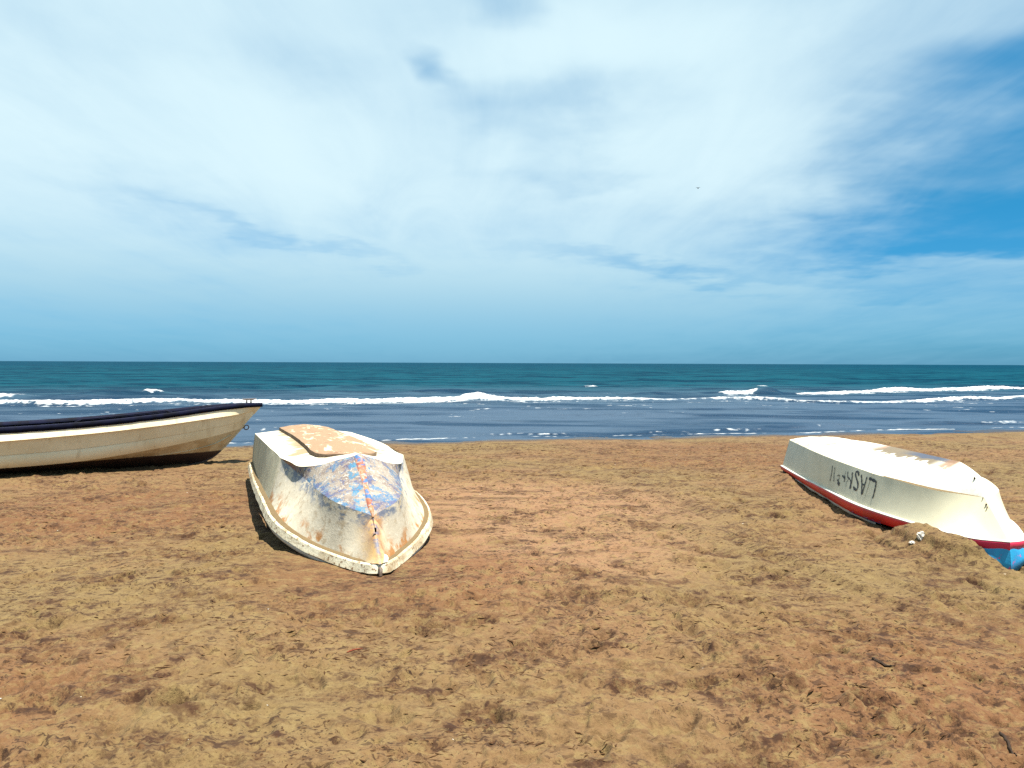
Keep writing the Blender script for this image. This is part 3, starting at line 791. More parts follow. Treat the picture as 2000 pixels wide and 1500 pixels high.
CQ = np.stack([np.interp(tq, tc_, CL[:, k]) for k in range(3)], -1)
f = np.linspace(0, 1, 14)
P0 = CQ[:, None] * (1 - f)[None, :, None] + QL[:, None] * f[None, :, None]
P0[..., 2] += 0.012 * (4 * f * (1 - f))[None] * np.sin(np.pi * tq)[:, None]
P0[..., 2] += 0.006 * pn(P0[..., 0] * 3, P0[..., 1] * 3, 611) * np.sin(np.pi * f)[None] * np.sin(np.pi * tq)[:, None]
mb = MB()
ST_ = np.repeat(tq[:, None], 14, 1); AC_ = np.repeat(f[None], len(tq), 0)
for sd in (1, -1):
    mb.grid(to_root(P0 if sd > 0 else mirror(P0), PC), flip=(sd < 0), st=ST_, ac=AC_)
mb.build('bow_bottom', m_cfore, boat_c)
# flat bottom from the ridge to the stern
fr = np.concatenate([[0], np.cumsum(np.linalg.norm(np.diff(RIDGE, axis=0), axis=1))]); fr /= fr[-1]
tt = np.linspace(0, 1, 40) ** 1.5
chs = chine_c(np.array([6.954]))[0]
E0 = np.zeros((len(fr), 40, 3))
for i, q in enumerate(fr):
    x_ = RIDGE[i, 0] + (6.954 - RIDGE[i, 0]) * tt
    yf = np.interp(q, [0, 0.5, 1], [0, RIDGE[len(fr) // 2, 1] / 0.62, 1])
    cz_ = chine_c(np.maximum(x_, 2.136))
    ya = yf * cz_[:, 0]; za = 0.82 + (cz_[:, 1] - 0.82) * yf
    bl_ = np.clip((x_ - RIDGE[i, 0]) / 1.2, 0, 1); bl_ = bl_ * bl_ * (3 - 2 * bl_)
    E0[i, :, 0] = x_; E0[i, :, 1] = RIDGE[i, 1] * (1 - bl_) + ya * bl_; E0[i, :, 2] = RIDGE[i, 2] * (1 - bl_) + za * bl_
mb = MB()
for sd in (1, -1):
    mb.grid(to_root(E0 if sd > 0 else mirror(E0), PC), flip=(sd > 0), st=E0[..., 0], ac=1 - np.abs(E0[..., 1]) / 0.72)
mb.build('bottom', m_cbot, boat_c)
# raised planing pad along the keel
pad_w = lambda x: np.interp(x, [1.25, 1.36, 1.47, 1.62, 1.85, 2.15, 3.0, 4.3, 6.954], [0.01, 0.06, 0.13, 0.215, 0.29, 0.328, 0.332, 0.338, 0.375])
m_pad, n = mat('sanded_pad')
o = n.tc()
f1 = n.noise(n.mapv(o, (1.0, 4.5, 1)), 2.2, 5, 0.65, 0.4); f2 = n.noise(o, 26, 4, 0.7)
c = n.mix(n.ss(f1, 0.33, 0.46), (0.62, 0.56, 0.42), n.mix(f2, (0.22, 0.14, 0.085), (0.32, 0.215, 0.13)))
c = n.mix(n.m('MULTIPLY', n.ss(n.noise(o, 6, 4, 0.6), 0.56, 0.66), 0.6), c, (0.17, 0.085, 0.045))
n.pbr(c, 0.8, n.bump(f2, 0.5, 0.012), 0.25)
m_padside = paint_mat('pad_edge_shade', (0.16, 0.11, 0.07), 0.8, (0.05, 0.035, 0.02), 0.9, 0.2, 8)  # dark tone: the shadow on the pad step put into the colour
xs = np.linspace(1.22, 6.954, 70)
wv = pad_w(xs); cz = chine_c(np.maximum(xs, 2.136))
base_z = 0.82 + (cz[:, 1] - 0.82) * wv / cz[:, 0]
bz2 = np.interp(xs, [1.22, 1.5, 2.2], [0.0, -0.012, 0.0])
rise = np.interp(xs, [1.22, 1.7, 2.0, 2.35, 7], [0.0, 0.004, 0.018, 0.042, 0.045])
top = [(-1.0, base_z + rise), (-0.6, 0.4 * base_z + 0.6 * 0.82 + rise), (0.0, 0.824 + rise), (0.6, 0.4 * base_z + 0.6 * 0.82 + rise), (1.0, base_z + rise)]
mb = MB()
mb.grid(to_root(np.stack([np.stack([xs, wv * k, z + 0 * xs + 0.004 * pn(xs * 3, xs * 0 + k * 3, 640)], -1) for k, z in top], 1), PC))
pad_o = mb.build('keel_pad', m_pad, boat_c)
mb = MB()
for sd in (1, -1):
    Q = np.stack([np.stack([xs, wv * sd * k, base_z + dz_ + 0.004 * pn(xs * 3, xs * 0 + sd * 3, 640) * (k == 1.0)], -1) for k, dz_ in ((1.0, rise), (1.012, rise * 0.5), (1.015, -0.04 + 0 * xs))], 1)
    mb.grid(to_root(Q, PC), flip=(sd < 0))
mb.build('pad_edge', m_padside, pad_o)
# transom closing the stern
m_trn = paint_mat('boat_white', (0.56, 0.53, 0.42), 0.55)
yy = np.linspace(-1, 1, 17)
mb = MB()
gz, tz = g_c(np.array([6.954]))[0], chine_c(np.array([6.954]))[0]
P = np.zeros((3, 17, 3))
for r_, f in enumerate((0, 0.5, 1)):
    P[r_, :, 0] = 6.95; P[r_, :, 1] = yy * (gz[0] * (1 - f) + tz[0] * f - 0.03 * (1 - f))
    P[r_, :, 2] = (0.12 if f == 0 else gz[1] * (1 - f) + (tz[1] + (0.82 - tz[1]) * (1 - np.abs(yy))) * f)
mb.grid(to_root(P, PC), flip=True)
mb.build('transom', m_trn, boat_c)
# stem band: orange primer and blue left on a proud strip
m_stem, n = mat('stem_paint')
o = n.tc(); ox, oy, oz = n.sep(o)
f1 = n.noise(o, 7, 5, 0.65); f2 = n.noise(o, 24, 4, 0.7)
c = n.mix(n.ss(f1, 0.44, 0.56), (0.28, 0.085, 0.05), (0.34, 0.17, 0.085))
c = n.mix(n.ss(f2, 0.50, 0.58), c, (0.36, 0.29, 0.23))
c = n.mix(n.m('MULTIPLY', n.ss(n.noise(o, 10, 4, 0.6), 0.52, 0.58), n.ss(ox, 0.25, 0.34)), c, (0.05, 0.13, 0.30))
c = n.mix(n.ss(n.m('ADD', oz, n.m('MULTIPLY', f1, 0.12)), 0.44, 0.36), c, n.mix(n.ss(f1, 0.45, 0.6), (0.46, 0.30, 0.10), (0.50, 0.42, 0.28)))
n.pbr(c, 0.7, n.bump(f2, 0.5, 0.01), 0.3)
L_ = cr_spline(stem_c, 60)[19:]
mb = MB()
wst = np.interp(L_[:, 0], [0.3, 0.4, 0.7, 1.05], [0.004, 0.013, 0.017, 0.022])
T = np.gradient(L_, axis=0); T /= np.linalg.norm(T, axis=1)[:, None]
N_ = np.stack([-T[:, 2], 0 * T[:, 0], T[:, 0]], -1)
P = np.stack([L_ + N_ * h + np.stack([0 * wst, wst * k, 0 * wst], -1) for k, h in ((-1.9, -0.012), (-1, 0.003), (-0.5, 0.006), (0.5, 0.006), (1, 0.003), (1.9, -0.012))], 1)
mb.grid(to_root(P, PC))
mb.build('stem_band', m_stem, boat_c)
# white repair at the foot of the stem
m_white = paint_mat('chalk_white', (0.72, 0.70, 0.62), 0.6, (0.4, 0.34, 0.24), 0.3)
mb = MB()
for sd, xe, fe in ((-1, 0.20, 0.42),):
    xs = np.linspace(0.012, xe, 10)
    P, S, A = strip(lambda x: gin_c(x) + np.array([0.007, 0.004]), lambda x: (gin_c(x) * (1 - fe * np.interp(x, [0, xe * 0.6, xe], [1.2, 0.9, 0.25])[:, None]) + up_c(x) * fe * np.interp(x, [0, xe * 0.6, xe], [1.2, 0.9, 0.25])[:, None]) + np.array([0.007, 0.004]), xs, 6, PC, bulge=0.0, noise=0, side=sd)
    P[..., 0] -= 0.006
    mb.grid(P, flip=(sd < 0))
mb.build('bow_repair_patch', m_white, hull_c)
# small eye-bolt hole in the stem
hp_ = to_root(np.array([[0.215, 0.0, 0.29]]), PC)[0]
mb = MB(); mb.tube([hp_ + np.array([-0.035, 0.004, 0.024]), hp_ + np.array([-0.030, 0.0, -0.01])], [0.009, 0.007], 8)
mb.build('stem_hole', m_hole, hull_c)

# gunwale: broad white rail with a ledge that has caught sand
m_rim, n = mat('chipped_white_rail')
o = n.tc()
f1 = n.noise(o, 5, 5, 0.65); f2 = n.noise(o, 28, 5, 0.7); f3 = n.noise(n.mapv(o, (4, 4, 30)), 1.0, 4, 0.6)
c = n.mix(n.ss(f1, 0.42, 0.66), (0.66, 0.62, 0.47), (0.50, 0.45, 0.32))
c = n.mix(n.ss(n.m('ADD', f2, n.m('MULTIPLY', f1, 0.3)), 0.70, 0.76), c, (0.20, 0.12, 0.06))
c = n.mix(n.m('MULTIPLY', n.ss(f3, 0.52, 0.66), 0.6), c, (0.32, 0.25, 0.15))
c = n.mix(n.m('MULTIPLY', n.ss(n.noise(o, 2.1, 4, 0.6), 0.50, 0.64), 0.7), c, (0.34, 0.25, 0.14))
n.pbr(c, 0.6, n.bump(f2, 0.5, 0.012), 0.35)
xs = np.concatenate([[0.006, 0.008, 0.010, 0.013, 0.016, 0.022], np.linspace(0.030, 0.3, 14)[:-1], np.linspace(0.3, 6.954, 80)])
wv1 = lambda x: 0.006 * pn(np.asarray(x) * 2.7, np.asarray(x) * 0 + 2, 671)
prof = [(-0.075, 0.0), (lambda x: -0.006 + wv1(x) * 0.6, lambda x: 0.002 * pn(x * 9, x * 0, 677)), (lambda x: 0.006 + wv1(x) * 0.6, -0.010), (lambda x: 0.026 + wv1(x), lambda x: -0.070 + 0.008 * pn(x * 4, x * 0, 672) + 0.004 * pn(x * 17, x * 0, 678)), (0.012, -0.080), (-0.05, -0.077)]
mb = MB()
for sd in (1, -1): sweep_sharp(mb, g_c, xs, prof, sd, PC, False)
rail_c = mb.build('gunwale_rail', m_rim, boat_c)
m_lip = paint_mat('grey_white_lip', (0.52, 0.50, 0.45), 0.55, (0.25, 0.2, 0.14), 0.4)
for sd, a, b in ((1, 0.42, 6.9), (-1, 0.30, 1.75), (-1, 1.85, 6.9)):
    xs2 = np.linspace(a, b, 50)
    prof2 = [(-0.03, -0.074), (0.004, -0.079), (0.012, -0.090), (0.004, -0.118), (-0.03, -0.122), (-0.045, -0.09)]
    mb = MB(); mb.grid(sweep(g_c, xs2, prof2, sd, PC, False), flip=(sd > 0))
    mb.build('inner_gunwale', m_lip, boat_c)
mb = MB()
for sd in (1, -1):
    prof3 = [(lambda x: -0.078 + 0.010 * pn(x * 6, x * 0, 674), 0.016), (lambda x: -0.045 + 0.012 * pn(x * 7, x * 0 + 5, 675), 0.012), (lambda x: -0.016 + 0.010 * pn(x * 5, x * 0 + 9, 676), 0.003)]
    mb.grid(sweep(g_c, xs[6:], prof3, sd, PC, False), flip=(sd > 0))
mb.build('drifted_sand_on_ledge', m_drift, rail_c)
# rusty bow fitting half in the sand
bp_ = to_root(np.array([[0.0, 0.0, 0.03]]), PC)[0]
mb = MB(); mb.tube([bp_ + np.array([-0.004, 0, 0.0]), bp_ + np.array([-0.03, 0, -0.005]), bp_ + np.array([-0.04, 0, -0.05])], [0.016, 0.018, 0.014], 8)
mb.build('bow_fitting', m_metal, boat_c)

# ================================================================== the white and red overturned boat on the right
PR = POSE_R
g_r = line_x([[0.013, 0, 0.178], [0.244, 0.204, 0.154], [0.658, 0.364, 0.149], [1.302, 0.529, 0.154], [2.2, 0.631, 0.153], [3.5, 0.640, 0.154], [5.0, 0.642, 0.150], [6.593, 0.599, 0.141]])
stem_r = [[0.013, 0, 0.178], [0.476, 0, 0.455], [0.661, 0, 0.603], [0.973, 0, 0.712]]
chine_r = join([[0.476, 0, 0.455], [0.851, 0.271, 0.464], [1.482, 0.436, 0.492], [1.958, 0.500, 0.500]], [[1.958, 0.500, 0.500], [3.948, 0.565, 0.535], [6.593, 0.475, 0.561]])
Lr_ = cr_spline(stem_r, 80)
kr_aft = line_x([[0.973, 0, 0.712], [3.884, 0, 0.703], [6.593, 0, 0.615]])
keel_r = lambda x: np.where((x < 0.973)[:, None], np.stack([0 * x, np.interp(x, Lr_[:, 0], Lr_[:, 2])], -1), kr_aft(x))
up_r = lambda x: np.where((x < 0.476)[:, None], keel_r(x), chine_r(x))
gin_r = lambda x: np.stack([np.maximum(g_r(x)[:, 0] - 0.022 * np.clip(x / 0.2, 0, 1), 0), g_r(x)[:, 1] + 0.002], -1)

boat_r = boat_root('overturned_boat', PR)
tag(boat_r, 'white overturned boat with red rail and black lettering, half buried in a sand drift', 'boat')

m_rtop, n = mat('white_hull_paint')
o = n.tc(); ox, oy, oz = n.sep(o)
st, ac = n.attr('st'), n.attr('ac')
f1 = n.noise(o, 1.7, 5, 0.6); f2 = n.noise(o, 22, 4, 0.7)
c = n.mix(n.ss(f1, 0.38, 0.68), (0.70, 0.66, 0.48), (0.61, 0.57, 0.41))
drip = n.m('MULTIPLY', n.ss(n.noise(n.mapv(o, (7.0, 7.0, 0.9)), 1.0, 3, 0.6), 0.56, 0.70), n.ss(st, 4.2, 6.0))
c = n.mix(n.m('MULTIPLY', drip, 0.8), c, (0.20, 0.17, 0.11))
c = n.mix(n.m('MULTIPLY', n.ss(st, 3.6, 6.3), 0.35), c, (0.50, 0.46, 0.36))  # greyer towards the stern: shade of the side put into the paint colour
c = n.mix(n.m('MULTIPLY', n.ss(f2, 0.66, 0.72), 0.5), c, (0.28, 0.22, 0.13))
ylw = n.m('MULTIPLY', n.ss(n.m('ABSOLUTE', n.m('SUBTRACT', oy, n.m('MULTIPLY', f1, 0.1))), 0.10, 0.02), n.ss(st, 0.62, 0.3))
c = n.mix(n.m('MULTIPLY', ylw, 0.35), c, (0.62, 0.46, 0.22))
n.pbr(c, 0.42, n.bump(f1, 0.12, 0.02), 0.45)
m_rbot, n = mat('white_bottom_paint')
o = n.tc(); ox, oy, oz = n.sep(o)
st, ac = n.attr('st'), n.attr('ac')
f1 = n.noise(n.mapv(o, (1.5, 5, 2)), 1.3, 5, 0.65); f2 = n.noise(o, 24, 4, 0.7); f3 = n.noise(n.mapv(o, (8.5, 1.2, 1), (0, 0, -0.5)), 1.0, 4, 0.6)
c = n.mix(n.ss(f2, 0.45, 0.7), (0.80, 0.78, 0.68), (0.70, 0.66, 0.54))
sm = n.ss(n.m('ADD', n.m('MULTIPLY', n.m('SUBTRACT', f3, 0.5), 0.9), n.m('SUBTRACT', ac, 0.66)), 0.0, 0.07)
rng_ = n.m('MULTIPLY', n.ss(st, 1.15, 1.45), n.ss(st, 3.6, 2.9))
c = n.mix(n.m('MULTIPLY', sm, rng_), c, n.mix(f2, (0.14, 0.105, 0.060), (0.21, 0.16, 0.095)))
bl = n.m('MULTIPLY', n.ss(n.m('ADD', ac, n.m('MULTIPLY', n.m('SUBTRACT', f1, 0.5), 0.5)), 0.80, 0.88), n.m('MULTIPLY', n.ss(st, 0.98, 1.1), n.ss(st, 2.5, 1.9)))
c = n.mix(n.m('MULTIPLY', bl, 0.9), c, n.mix(f2, (0.030, 0.050, 0.105), (0.075, 0.080, 0.105)))
org = n.m('MULTIPLY', n.ss(n.m('ADD', ac, n.m('MULTIPLY', n.m('SUBTRACT', f2, 0.5), 0.5)), 0.55, 0.75), n.m('MULTIPLY', n.ss(st, 0.95, 1.05), n.ss(st, 1.32, 1.15)))
c = n.mix(n.m('MULTIPLY', org, 0.85), c, (0.26, 0.135, 0.060))
aftd = n.m('MULTIPLY', n.ss(n.noise(n.mapv(o, (2.2, 4, 1)), 1.6, 4, 0.6), 0.50, 0.60), n.ss(st, 3.8, 4.6))
c = n.mix(n.m('MULTIPLY', aftd, 0.8), c, n.mix(f2, (0.22, 0.165, 0.09), (0.34, 0.28, 0.18)))
red2 = n.m('MULTIPLY', n.ss(n.noise(o, 5, 3, 0.6), 0.54, 0.60), n.m('MULTIPLY', n.ss(ac, 0.72, 0.85), n.m('MULTIPLY', n.ss(st, 2.6, 2.9), n.ss(st, 3.9, 3.5))))
c = n.mix(n.m('MULTIPLY', red2, 0.8), c, (0.42, 0.20, 0.12))
n.pbr(c, 0.45, n.bump(f2, 0.2, 0.01), 0.4)

xs_f = np.concatenate([np.linspace(0.01, 0.476, 16)[:-1], np.linspace(0.476, 1.958, 36)])
mb = MB()
for sd in (1, -1):
    for xs, sdd in ((xs_f, 1), (np.linspace(1.958, 6.593, 40), 2)):
        bl_ = (lambda x: 0.008 * np.clip((x - 0.05) / 0.4, 0, 1) * np.clip((2.3 - x) / 1.2, 0, 1)) if sdd == 1 else 0.0
        P, S, A = strip(gin_r, up_r, xs, 12, PR, bulge=bl_, noise=0.003, seed=sdd + 10, side=sd)
        mb.grid(P, flip=(sd < 0), st=S, ac=A)
hull_r = mb.build('hull_side', m_rtop, boat_r)
# chine flat: the bottom stands in a little from the side, leaving a narrow shelf
chin_r = lambda x: chine_r(x) + np.stack([-np.interp(x, [0.476, 0.60, 0.80, 1.1, 1.5, 2.2, 6.6], [0.0, 0.045, 0.070, 0.055, 0.025, 0.008, 0.006]), np.interp(x, [0.476, 0.8, 6.5], [0.0, 0.004, 0.006])], -1)
xs_b = np.linspace(0.476, 6.593, 80)
hull_part('chine_shelf', chine_r, chin_r, np.linspace(1.7, 6.593, 60), 3, PR, m_rtop, boat_r, noise=0)
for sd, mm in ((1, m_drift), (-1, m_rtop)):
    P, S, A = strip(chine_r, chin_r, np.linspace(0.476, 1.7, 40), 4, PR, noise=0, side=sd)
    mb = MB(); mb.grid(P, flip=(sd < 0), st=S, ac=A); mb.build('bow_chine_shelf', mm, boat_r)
hull_part('bottom', chin_r, keel_r, xs_b, 14, PR, m_rbot, boat_r, bulge=lambda x: -0.020 * np.clip((x - 0.55) / 0.5, 0, 1), noise=0.003, seed=12)
mb = MB()
gz, tz, kz = g_r(np.array([6.593]))[0], chine_r(np.array([6.593]))[0], keel_r(np.array([6.593]))[0]
P = np.zeros((3, 17, 3))
for r_, f in enumerate((0, 0.5, 1)):
    P[r_, :, 0] = 6.589; P[r_, :, 1] = yy * (gz[0] * (1 - f) + tz[0] * f - 0.02 * (1 - f))
    P[r_, :, 2] = (0.02 if f == 0 else gz[1] * (1 - f) + (tz[1] + (kz[1] - tz[1]) * (1 - np.abs(yy))) * f)
mb.grid(to_root(P, PR), flip=True)
mb.build('transom', m_trn, boat_r)
# red rail, deeper towards the bow
m_red, n = mat('red_rail_paint')
o = n.tc(); ox, oy, oz = n.sep(o)
f1 = n.noise(o, 4, 4, 0.6); f2 = n.noise(o, 25, 4, 0.7)
c = n.mix(n.ss(f1, 0.4, 0.7), (0.66, 0.0040, 0.0060), (0.48, 0.0030, 0.0045))
c = n.mix(n.m('MULTIPLY', n.ss(ox, 0.6, 0.2), 0.8), c, (0.62, 0.03, 0.10))
c = n.mix(n.ss(f2, 0.68, 0.72), c, (0.35, 0.2, 0.15))
n.pbr(c, 0.45, n.bump(f2, 0.2, 0.008), 0.4)
band_h = lambda x: np.interp(x, [0, 0.25, 0.8, 1.6, 2.6, 3.6, 5.0, 6.59], [0.085, 0.080, 0.085, 0.105, 0.105, 0.095, 0.07, 0.055])
xs = np.concatenate([np.linspace(0.01, 0.3, 16)[:-1], np.linspace(0.3, 6.593, 80)])
mb = MB()
for sd in (1, -1):
    mb.grid(sweep(g_r, xs, [(-0.03, -0.004), (0.012, -0.006), (0.016, -0.015), (lambda x: 0.004 + 0 * x, lambda x: -band_h(x)), (-0.012, lambda x: -band_h(x) - 0.003), (-0.03, lambda x: -band_h(x) * 0.8)], sd, PR), flip=(sd > 0))
rail_r = mb.build('red_rail', m_red, boat_r)
mb = MB()
for sd in (1, -1):
    mb.grid(sweep(g_r, xs, [(-0.028, 0.006), (0.004, 0.007), (0.013, 0.0), (0.013, -0.004), (-0.028, -0.003)], sd, PR), flip=(sd > 0))
mb.build('white_rail_edge', m_white, rail_r)
# blue painted bow bulwark below the red
m_blue, n = mat('blue_bow_paint')
o = n.tc()
f1 = n.noise(o, 6, 5, 0.65); f2 = n.noise(o, 30, 4, 0.7)
c = n.mix(n.ss(f1, 0.40, 0.62), (0.008, 0.30, 0.56), (0.015, 0.22, 0.46))
c = n.mix(n.ss(n.noise(o, 11, 4, 0.65), 0.61, 0.66), c, (0.45, 0.06, 0.22))
n.pbr(c, 0.5, n.bump(f2, 0.2, 0.008), 0.4)
xs2 = np.linspace(0.014, 0.24, 24)
mb = MB()
drop = lambda x: np.interp(x, [0, 0.08, 0.16, 0.24], [0.27, 0.22, 0.15, 0.09])
for sd in (1, -1):
    mb.grid(sweep(g_r, xs2, [(0.002, lambda x: -0.06 - 0.03 * np.clip(pn(x * 9, x * 0 + 2, 690), -1, 1)), (0.018, -0.085), (0.034, lambda x: -0.09 - 0.5 * (drop(x) - 0.09)), (0.05, lambda x: -drop(x)), (0.03, lambda x: -drop(x) - 0.004), (-0.02, -0.10)], sd, PR), flip=(sd > 0))
mb.build('bow_bulwark', m_blue, boat_r)
# pale inner lip that shows below the red rail
xs2 = np.linspace(1.6, 5.9, 70)
rag = lambda x: 0.02 * pn(x * 2.2, x * 0 + 4, 691)
mb = MB(); mb.grid(sweep(g_r, xs2, [(-0.02, lambda x: -band_h(x) * 0.9), (-0.012, lambda x: -band_h(x) - 0.01 + rag(x)), (-0.018, lambda x: -band_h(x) - 0.035 + rag(x)), (-0.05, lambda x: -band_h(x) - 0.06 + rag(x)), (-0.09, lambda x: -band_h(x) - 0.04)], 1, PR, False), flip=True)
mb.build('inner_gunwale', m_lip, boat_r)
m_bl2 = paint_mat('blue_inner_paint', (0.03, 0.07, 0.24), 0.5, (0.02, 0.03, 0.1), 0.5)
xs2 = np.linspace(1.45, 2.3, 24)
mb = MB(); mb.grid(sweep(g_r, xs2, [(0.0, lambda x: -band_h(x) * 0.72), (0.006, lambda x: -band_h(x) * 0.86 + 0.012 * pn(x * 7, x * 0, 693)), (-0.004, lambda x: -band_h(x) - 0.012), (-0.04, lambda x: -band_h(x) - 0.014)], 1, PR, False), flip=True)
mb.build('blue_paint_run', m_bl2, rail_r)
# bolt holes on the stem
for (x, y, dz_, r_) in ((0.655, 0.012, 0.0, 0.008), (0.475, 0.014, 0.0, 0.004), (0.405, 0.016, 0.0, 0.007), (0.375, 0.020, 0.0, 0.005)):
    q = to_root(np.array([[x, y, float(np.interp(x, Lr_[:, 0], Lr_[:, 2])) + dz_]]), PR)[0]
    mb = MB(); mb.tube([q + np.array([-0.004, 0.002, 0.003]), q + np.array([0.016, -0.004, -0.014])], [r_, r_ * 0.8], 8)
    mb.build('bolt_hole', m_hole, hull_r)
# lettering brushed on the side, so it stands on its head now
m_ink, n = mat('black_brushed_paint')
f1 = n.noise(n.tc(), 60, 4, 0.7)
n.pbr(n.mix(n.ss(f1, 0.5, 0.7), (0.006, 0.006, 0.007), (0.03, 0.026, 0.026)), 0.55)
def side_pt(x, f):
    xa = np.array([x]); a, b = gin_r(xa)[0], up_r(xa)[0]
    bl_ = 0.008 * min(max((x - 0.05) / 0.4, 0), 1) * min(max((2.3 - x) / 1.2, 0), 1) if x < 1.958 else 0.0
    d_ = b - a; nn = np.array([-d_[1], d_[0]]); nn /= np.linalg.norm(nn)
    yz = a * (1 - f) + b * f + nn * bl_ * 4 * f * (1 - f)
    out = -nn if nn[0] < 0 else nn
    return to_root(np.array([[x, yz[0] + out[0] * 0.006, yz[1] + out[1] * 0.006]]), PR)[0]
LET = [[([(1.988, 0.834), (1.804, 0.801)], 0.022), ([(1.804, 0.81), (1.781, 0.614), (1.762, 0.297)], 0.018)],
       [([(2.063, 0.851), (2.054, 0.598), (2.055, 0.313)], 0.018), ([(2.249, 0.851), (2.145, 0.597), (2.064, 0.309)], 0.017), ([(2.14, 0.599), (2.054, 0.598)], 0.013), ([(2.067, 0.459), (2.058, 0.296)], 0.034)],
       [([(2.31, 0.795), (2.35, 0.87), (2.392, 0.905), (2.43, 0.87), (2.424, 0.789), (2.347, 0.68), (2.266, 0.574), (2.232, 0.45), (2.25, 0.375), (2.31, 0.372), (2.374, 0.431)], 0.020)],
       [([(2.546, 0.826), (2.488, 0.606), (2.491, 0.536)], 0.018), ([(2.491, 0.545), (2.463, 0.318)], 0.030), ([(2.704, 0.795), (2.656, 0.638), (2.592, 0.615), (2.491, 0.536)], 0.011), ([(2.60, 0.612), (2.644, 0.458), (2.623, 0.327)], 0.007)],
       [([(2.78, 0.781), (2.777, 0.66), (2.75, 0.559)], 0.007), ([(2.859, 0.615), (2.75, 0.559), (2.734, 0.449)], 0.015), ([(2.745, 0.625), (2.758, 0.53)], 0.012)],
       [([(3.043, 0.542), (2.984, 0.591), (2.95, 0.50), (3.0, 0.416)], 0.008), ([(3.028, 0.417), (2.97, 0.40), (2.96, 0.355)], 0.010), ([(2.976, 0.365), (2.886, 0.302)], 0.030)],
       [([(3.329, 0.796), (3.31, 0.563), (3.313, 0.275)], 0.013)], [([(3.22, 0.781), (3.19, 0.505), (3.14, 0.32)], 0.011)]]
for strokes in LET:
    mb = MB()
    for pts, wd in strokes:
        q = cr_spline([(*p, 0) for p in pts], 14 if len(pts) > 2 else 8)
        c3 = np.array([side_pt(a, b) for a, b, _ in q])
        T = np.gradient(c3, axis=0); T /= np.linalg.norm(T, axis=1)[:, None]
        up3 = np.array([side_pt(a, b + 0.02) for a, b, _ in q]) - c3
        fw3 = np.array([side_pt(a + 0.02, b) for a, b, _ in q]) - c3
        nrm = np.cross(fw3, up3); nrm /= np.linalg.norm(nrm, axis=1)[:, None]
        B_ = np.cross(T, nrm)
        wv = wd * 0.68 * (1 + 0.25 * np.sin(np.arange(len(q)) * 1.7)) * np.interp(np.arange(len(q)), [0, 1, len(q) - 2, len(q) - 1], [0.7, 1, 1, 0.6])
        mb.grid(np.stack([c3 - B_ * wv[:, None], c3 + B_ * wv[:, None]], 1))
    mb.build('letter', m_ink, hull_r)

# ================================================================== the upright boat on the left
PL = POSE_L
s_l = line_x([[-0.003, 0.0, 1.100], [0.399, 0.220, 1.090], [1.012, 0.430, 1.040], [2.009, 0.682, 0.925], [3.294, 0.848, 0.815], [5.0, 0.887, 0.742], [7.0, 0.825, 0.718]])
r_l = line_x([[0.162, 0.0, 1.018], [0.499, 0.205, 0.963], [1.102, 0.420, 0.900], [2.05, 0.655, 0.80], [3.3, 0.821, 0.697], [4.998, 0.872, 0.610], [7.0, 0.806, 0.595]])
c_l = line_x([[0.4, 0, 0.673], [1.008, 0.272, 0.552], [2.003, 0.493, 0.386], [3.3, 0.663, 0.230], [5.0, 0.718, 0.172], [7.0, 0.705, 0.160]])
stem_l = [[0.034, 0, 1.083], [0.4, 0, 0.673], [0.741, 0, 0.305], [1.016, 0, 0.099], [1.413, 0, 0.005]]
Ls_ = cr_spline(stem_l, 80)
kee_l = lambda x: np.stack([0 * x, np.where(x < 1.413, np.interp(x, Ls_[:, 0], Ls_[:, 2]), 0.005)], -1)
lo_l = lambda x: np.where((x < 0.4)[:, None], kee_l(x), c_l(x))
ru_l = lambda x: np.where((x < 0.162)[:, None], kee_l(x), r_l(x))
boat_l = boat_root('beached_boat', PL)
tag(boat_l, 'cream fishing boat with navy rail standing upright on its keel', 'boat')
m_lh, n = mat('cream_hull')
o = n.tc(); ox, oy, oz = n.sep(o)
f1 = n.noise(o, 1.6, 5, 0.6); f2 = n.noise(o, 20, 5, 0.7); f3 = n.noise(n.mapv(o, (6, 6, 1)), 1.0, 4, 0.6)
c = n.mix(n.ss(f1, 0.4, 0.66), (0.86, 0.75, 0.52), (0.76, 0.65, 0.43))
c = n.mix(n.m('MULTIPLY', n.ss(f3, 0.55, 0.72), 0.35), c, (0.36, 0.24, 0.12))
c = n.mix(n.m('MULTIPLY', n.ss(f2, 0.66, 0.71), n.ss(f1, 0.44, 0.55)), c, (0.12, 0.07, 0.04))
n.pbr(c, 0.45, n.bump(f2, 0.15, 0.01), 0.4, 0.95)
m_lb, n = mat('dark_bottom_paint')
o = n.tc(); ox, oy, oz = n.sep(o)
f1 = n.noise(o, 3, 5, 0.65); f2 = n.noise(o, 18, 4, 0.7)
ln_ = n.ss(n.m('ADD', oz, n.m('MULTIPLY', n.m('SUBTRACT', f2, 0.5), 0.03)), 0.265, 0.285)
c = n.mix(ln_, n.mix(f1, (0.030, 0.020, 0.018), (0.085, 0.045, 0.035)), n.mix(n.ss(f1, 0.42, 0.62), (0.72, 0.58, 0.36), (0.55, 0.40, 0.22)))
n.pbr(c, 0.35, n.bump(f2, 0.2, 0.01), 0.4)
xs = np.concatenate([np.linspace(0.03, 0.4, 14)[:-1], np.linspace(0.4, 7.0, 70)])
off = lambda l, d: (lambda x: l(x) + np.stack([d * np.clip((x - 0.1) / 0.5, 0, 1), 0 * x], -1))
blend = lambda a, b, f: (lambda x: a(x) * (1 - f) + b(x) * f)
hull_part('upper_strake', off(s_l, 0.0), off(ru_l, 0.05), xs, 5, PL, m_lh, boat_l, noise=0.002, seed=20)
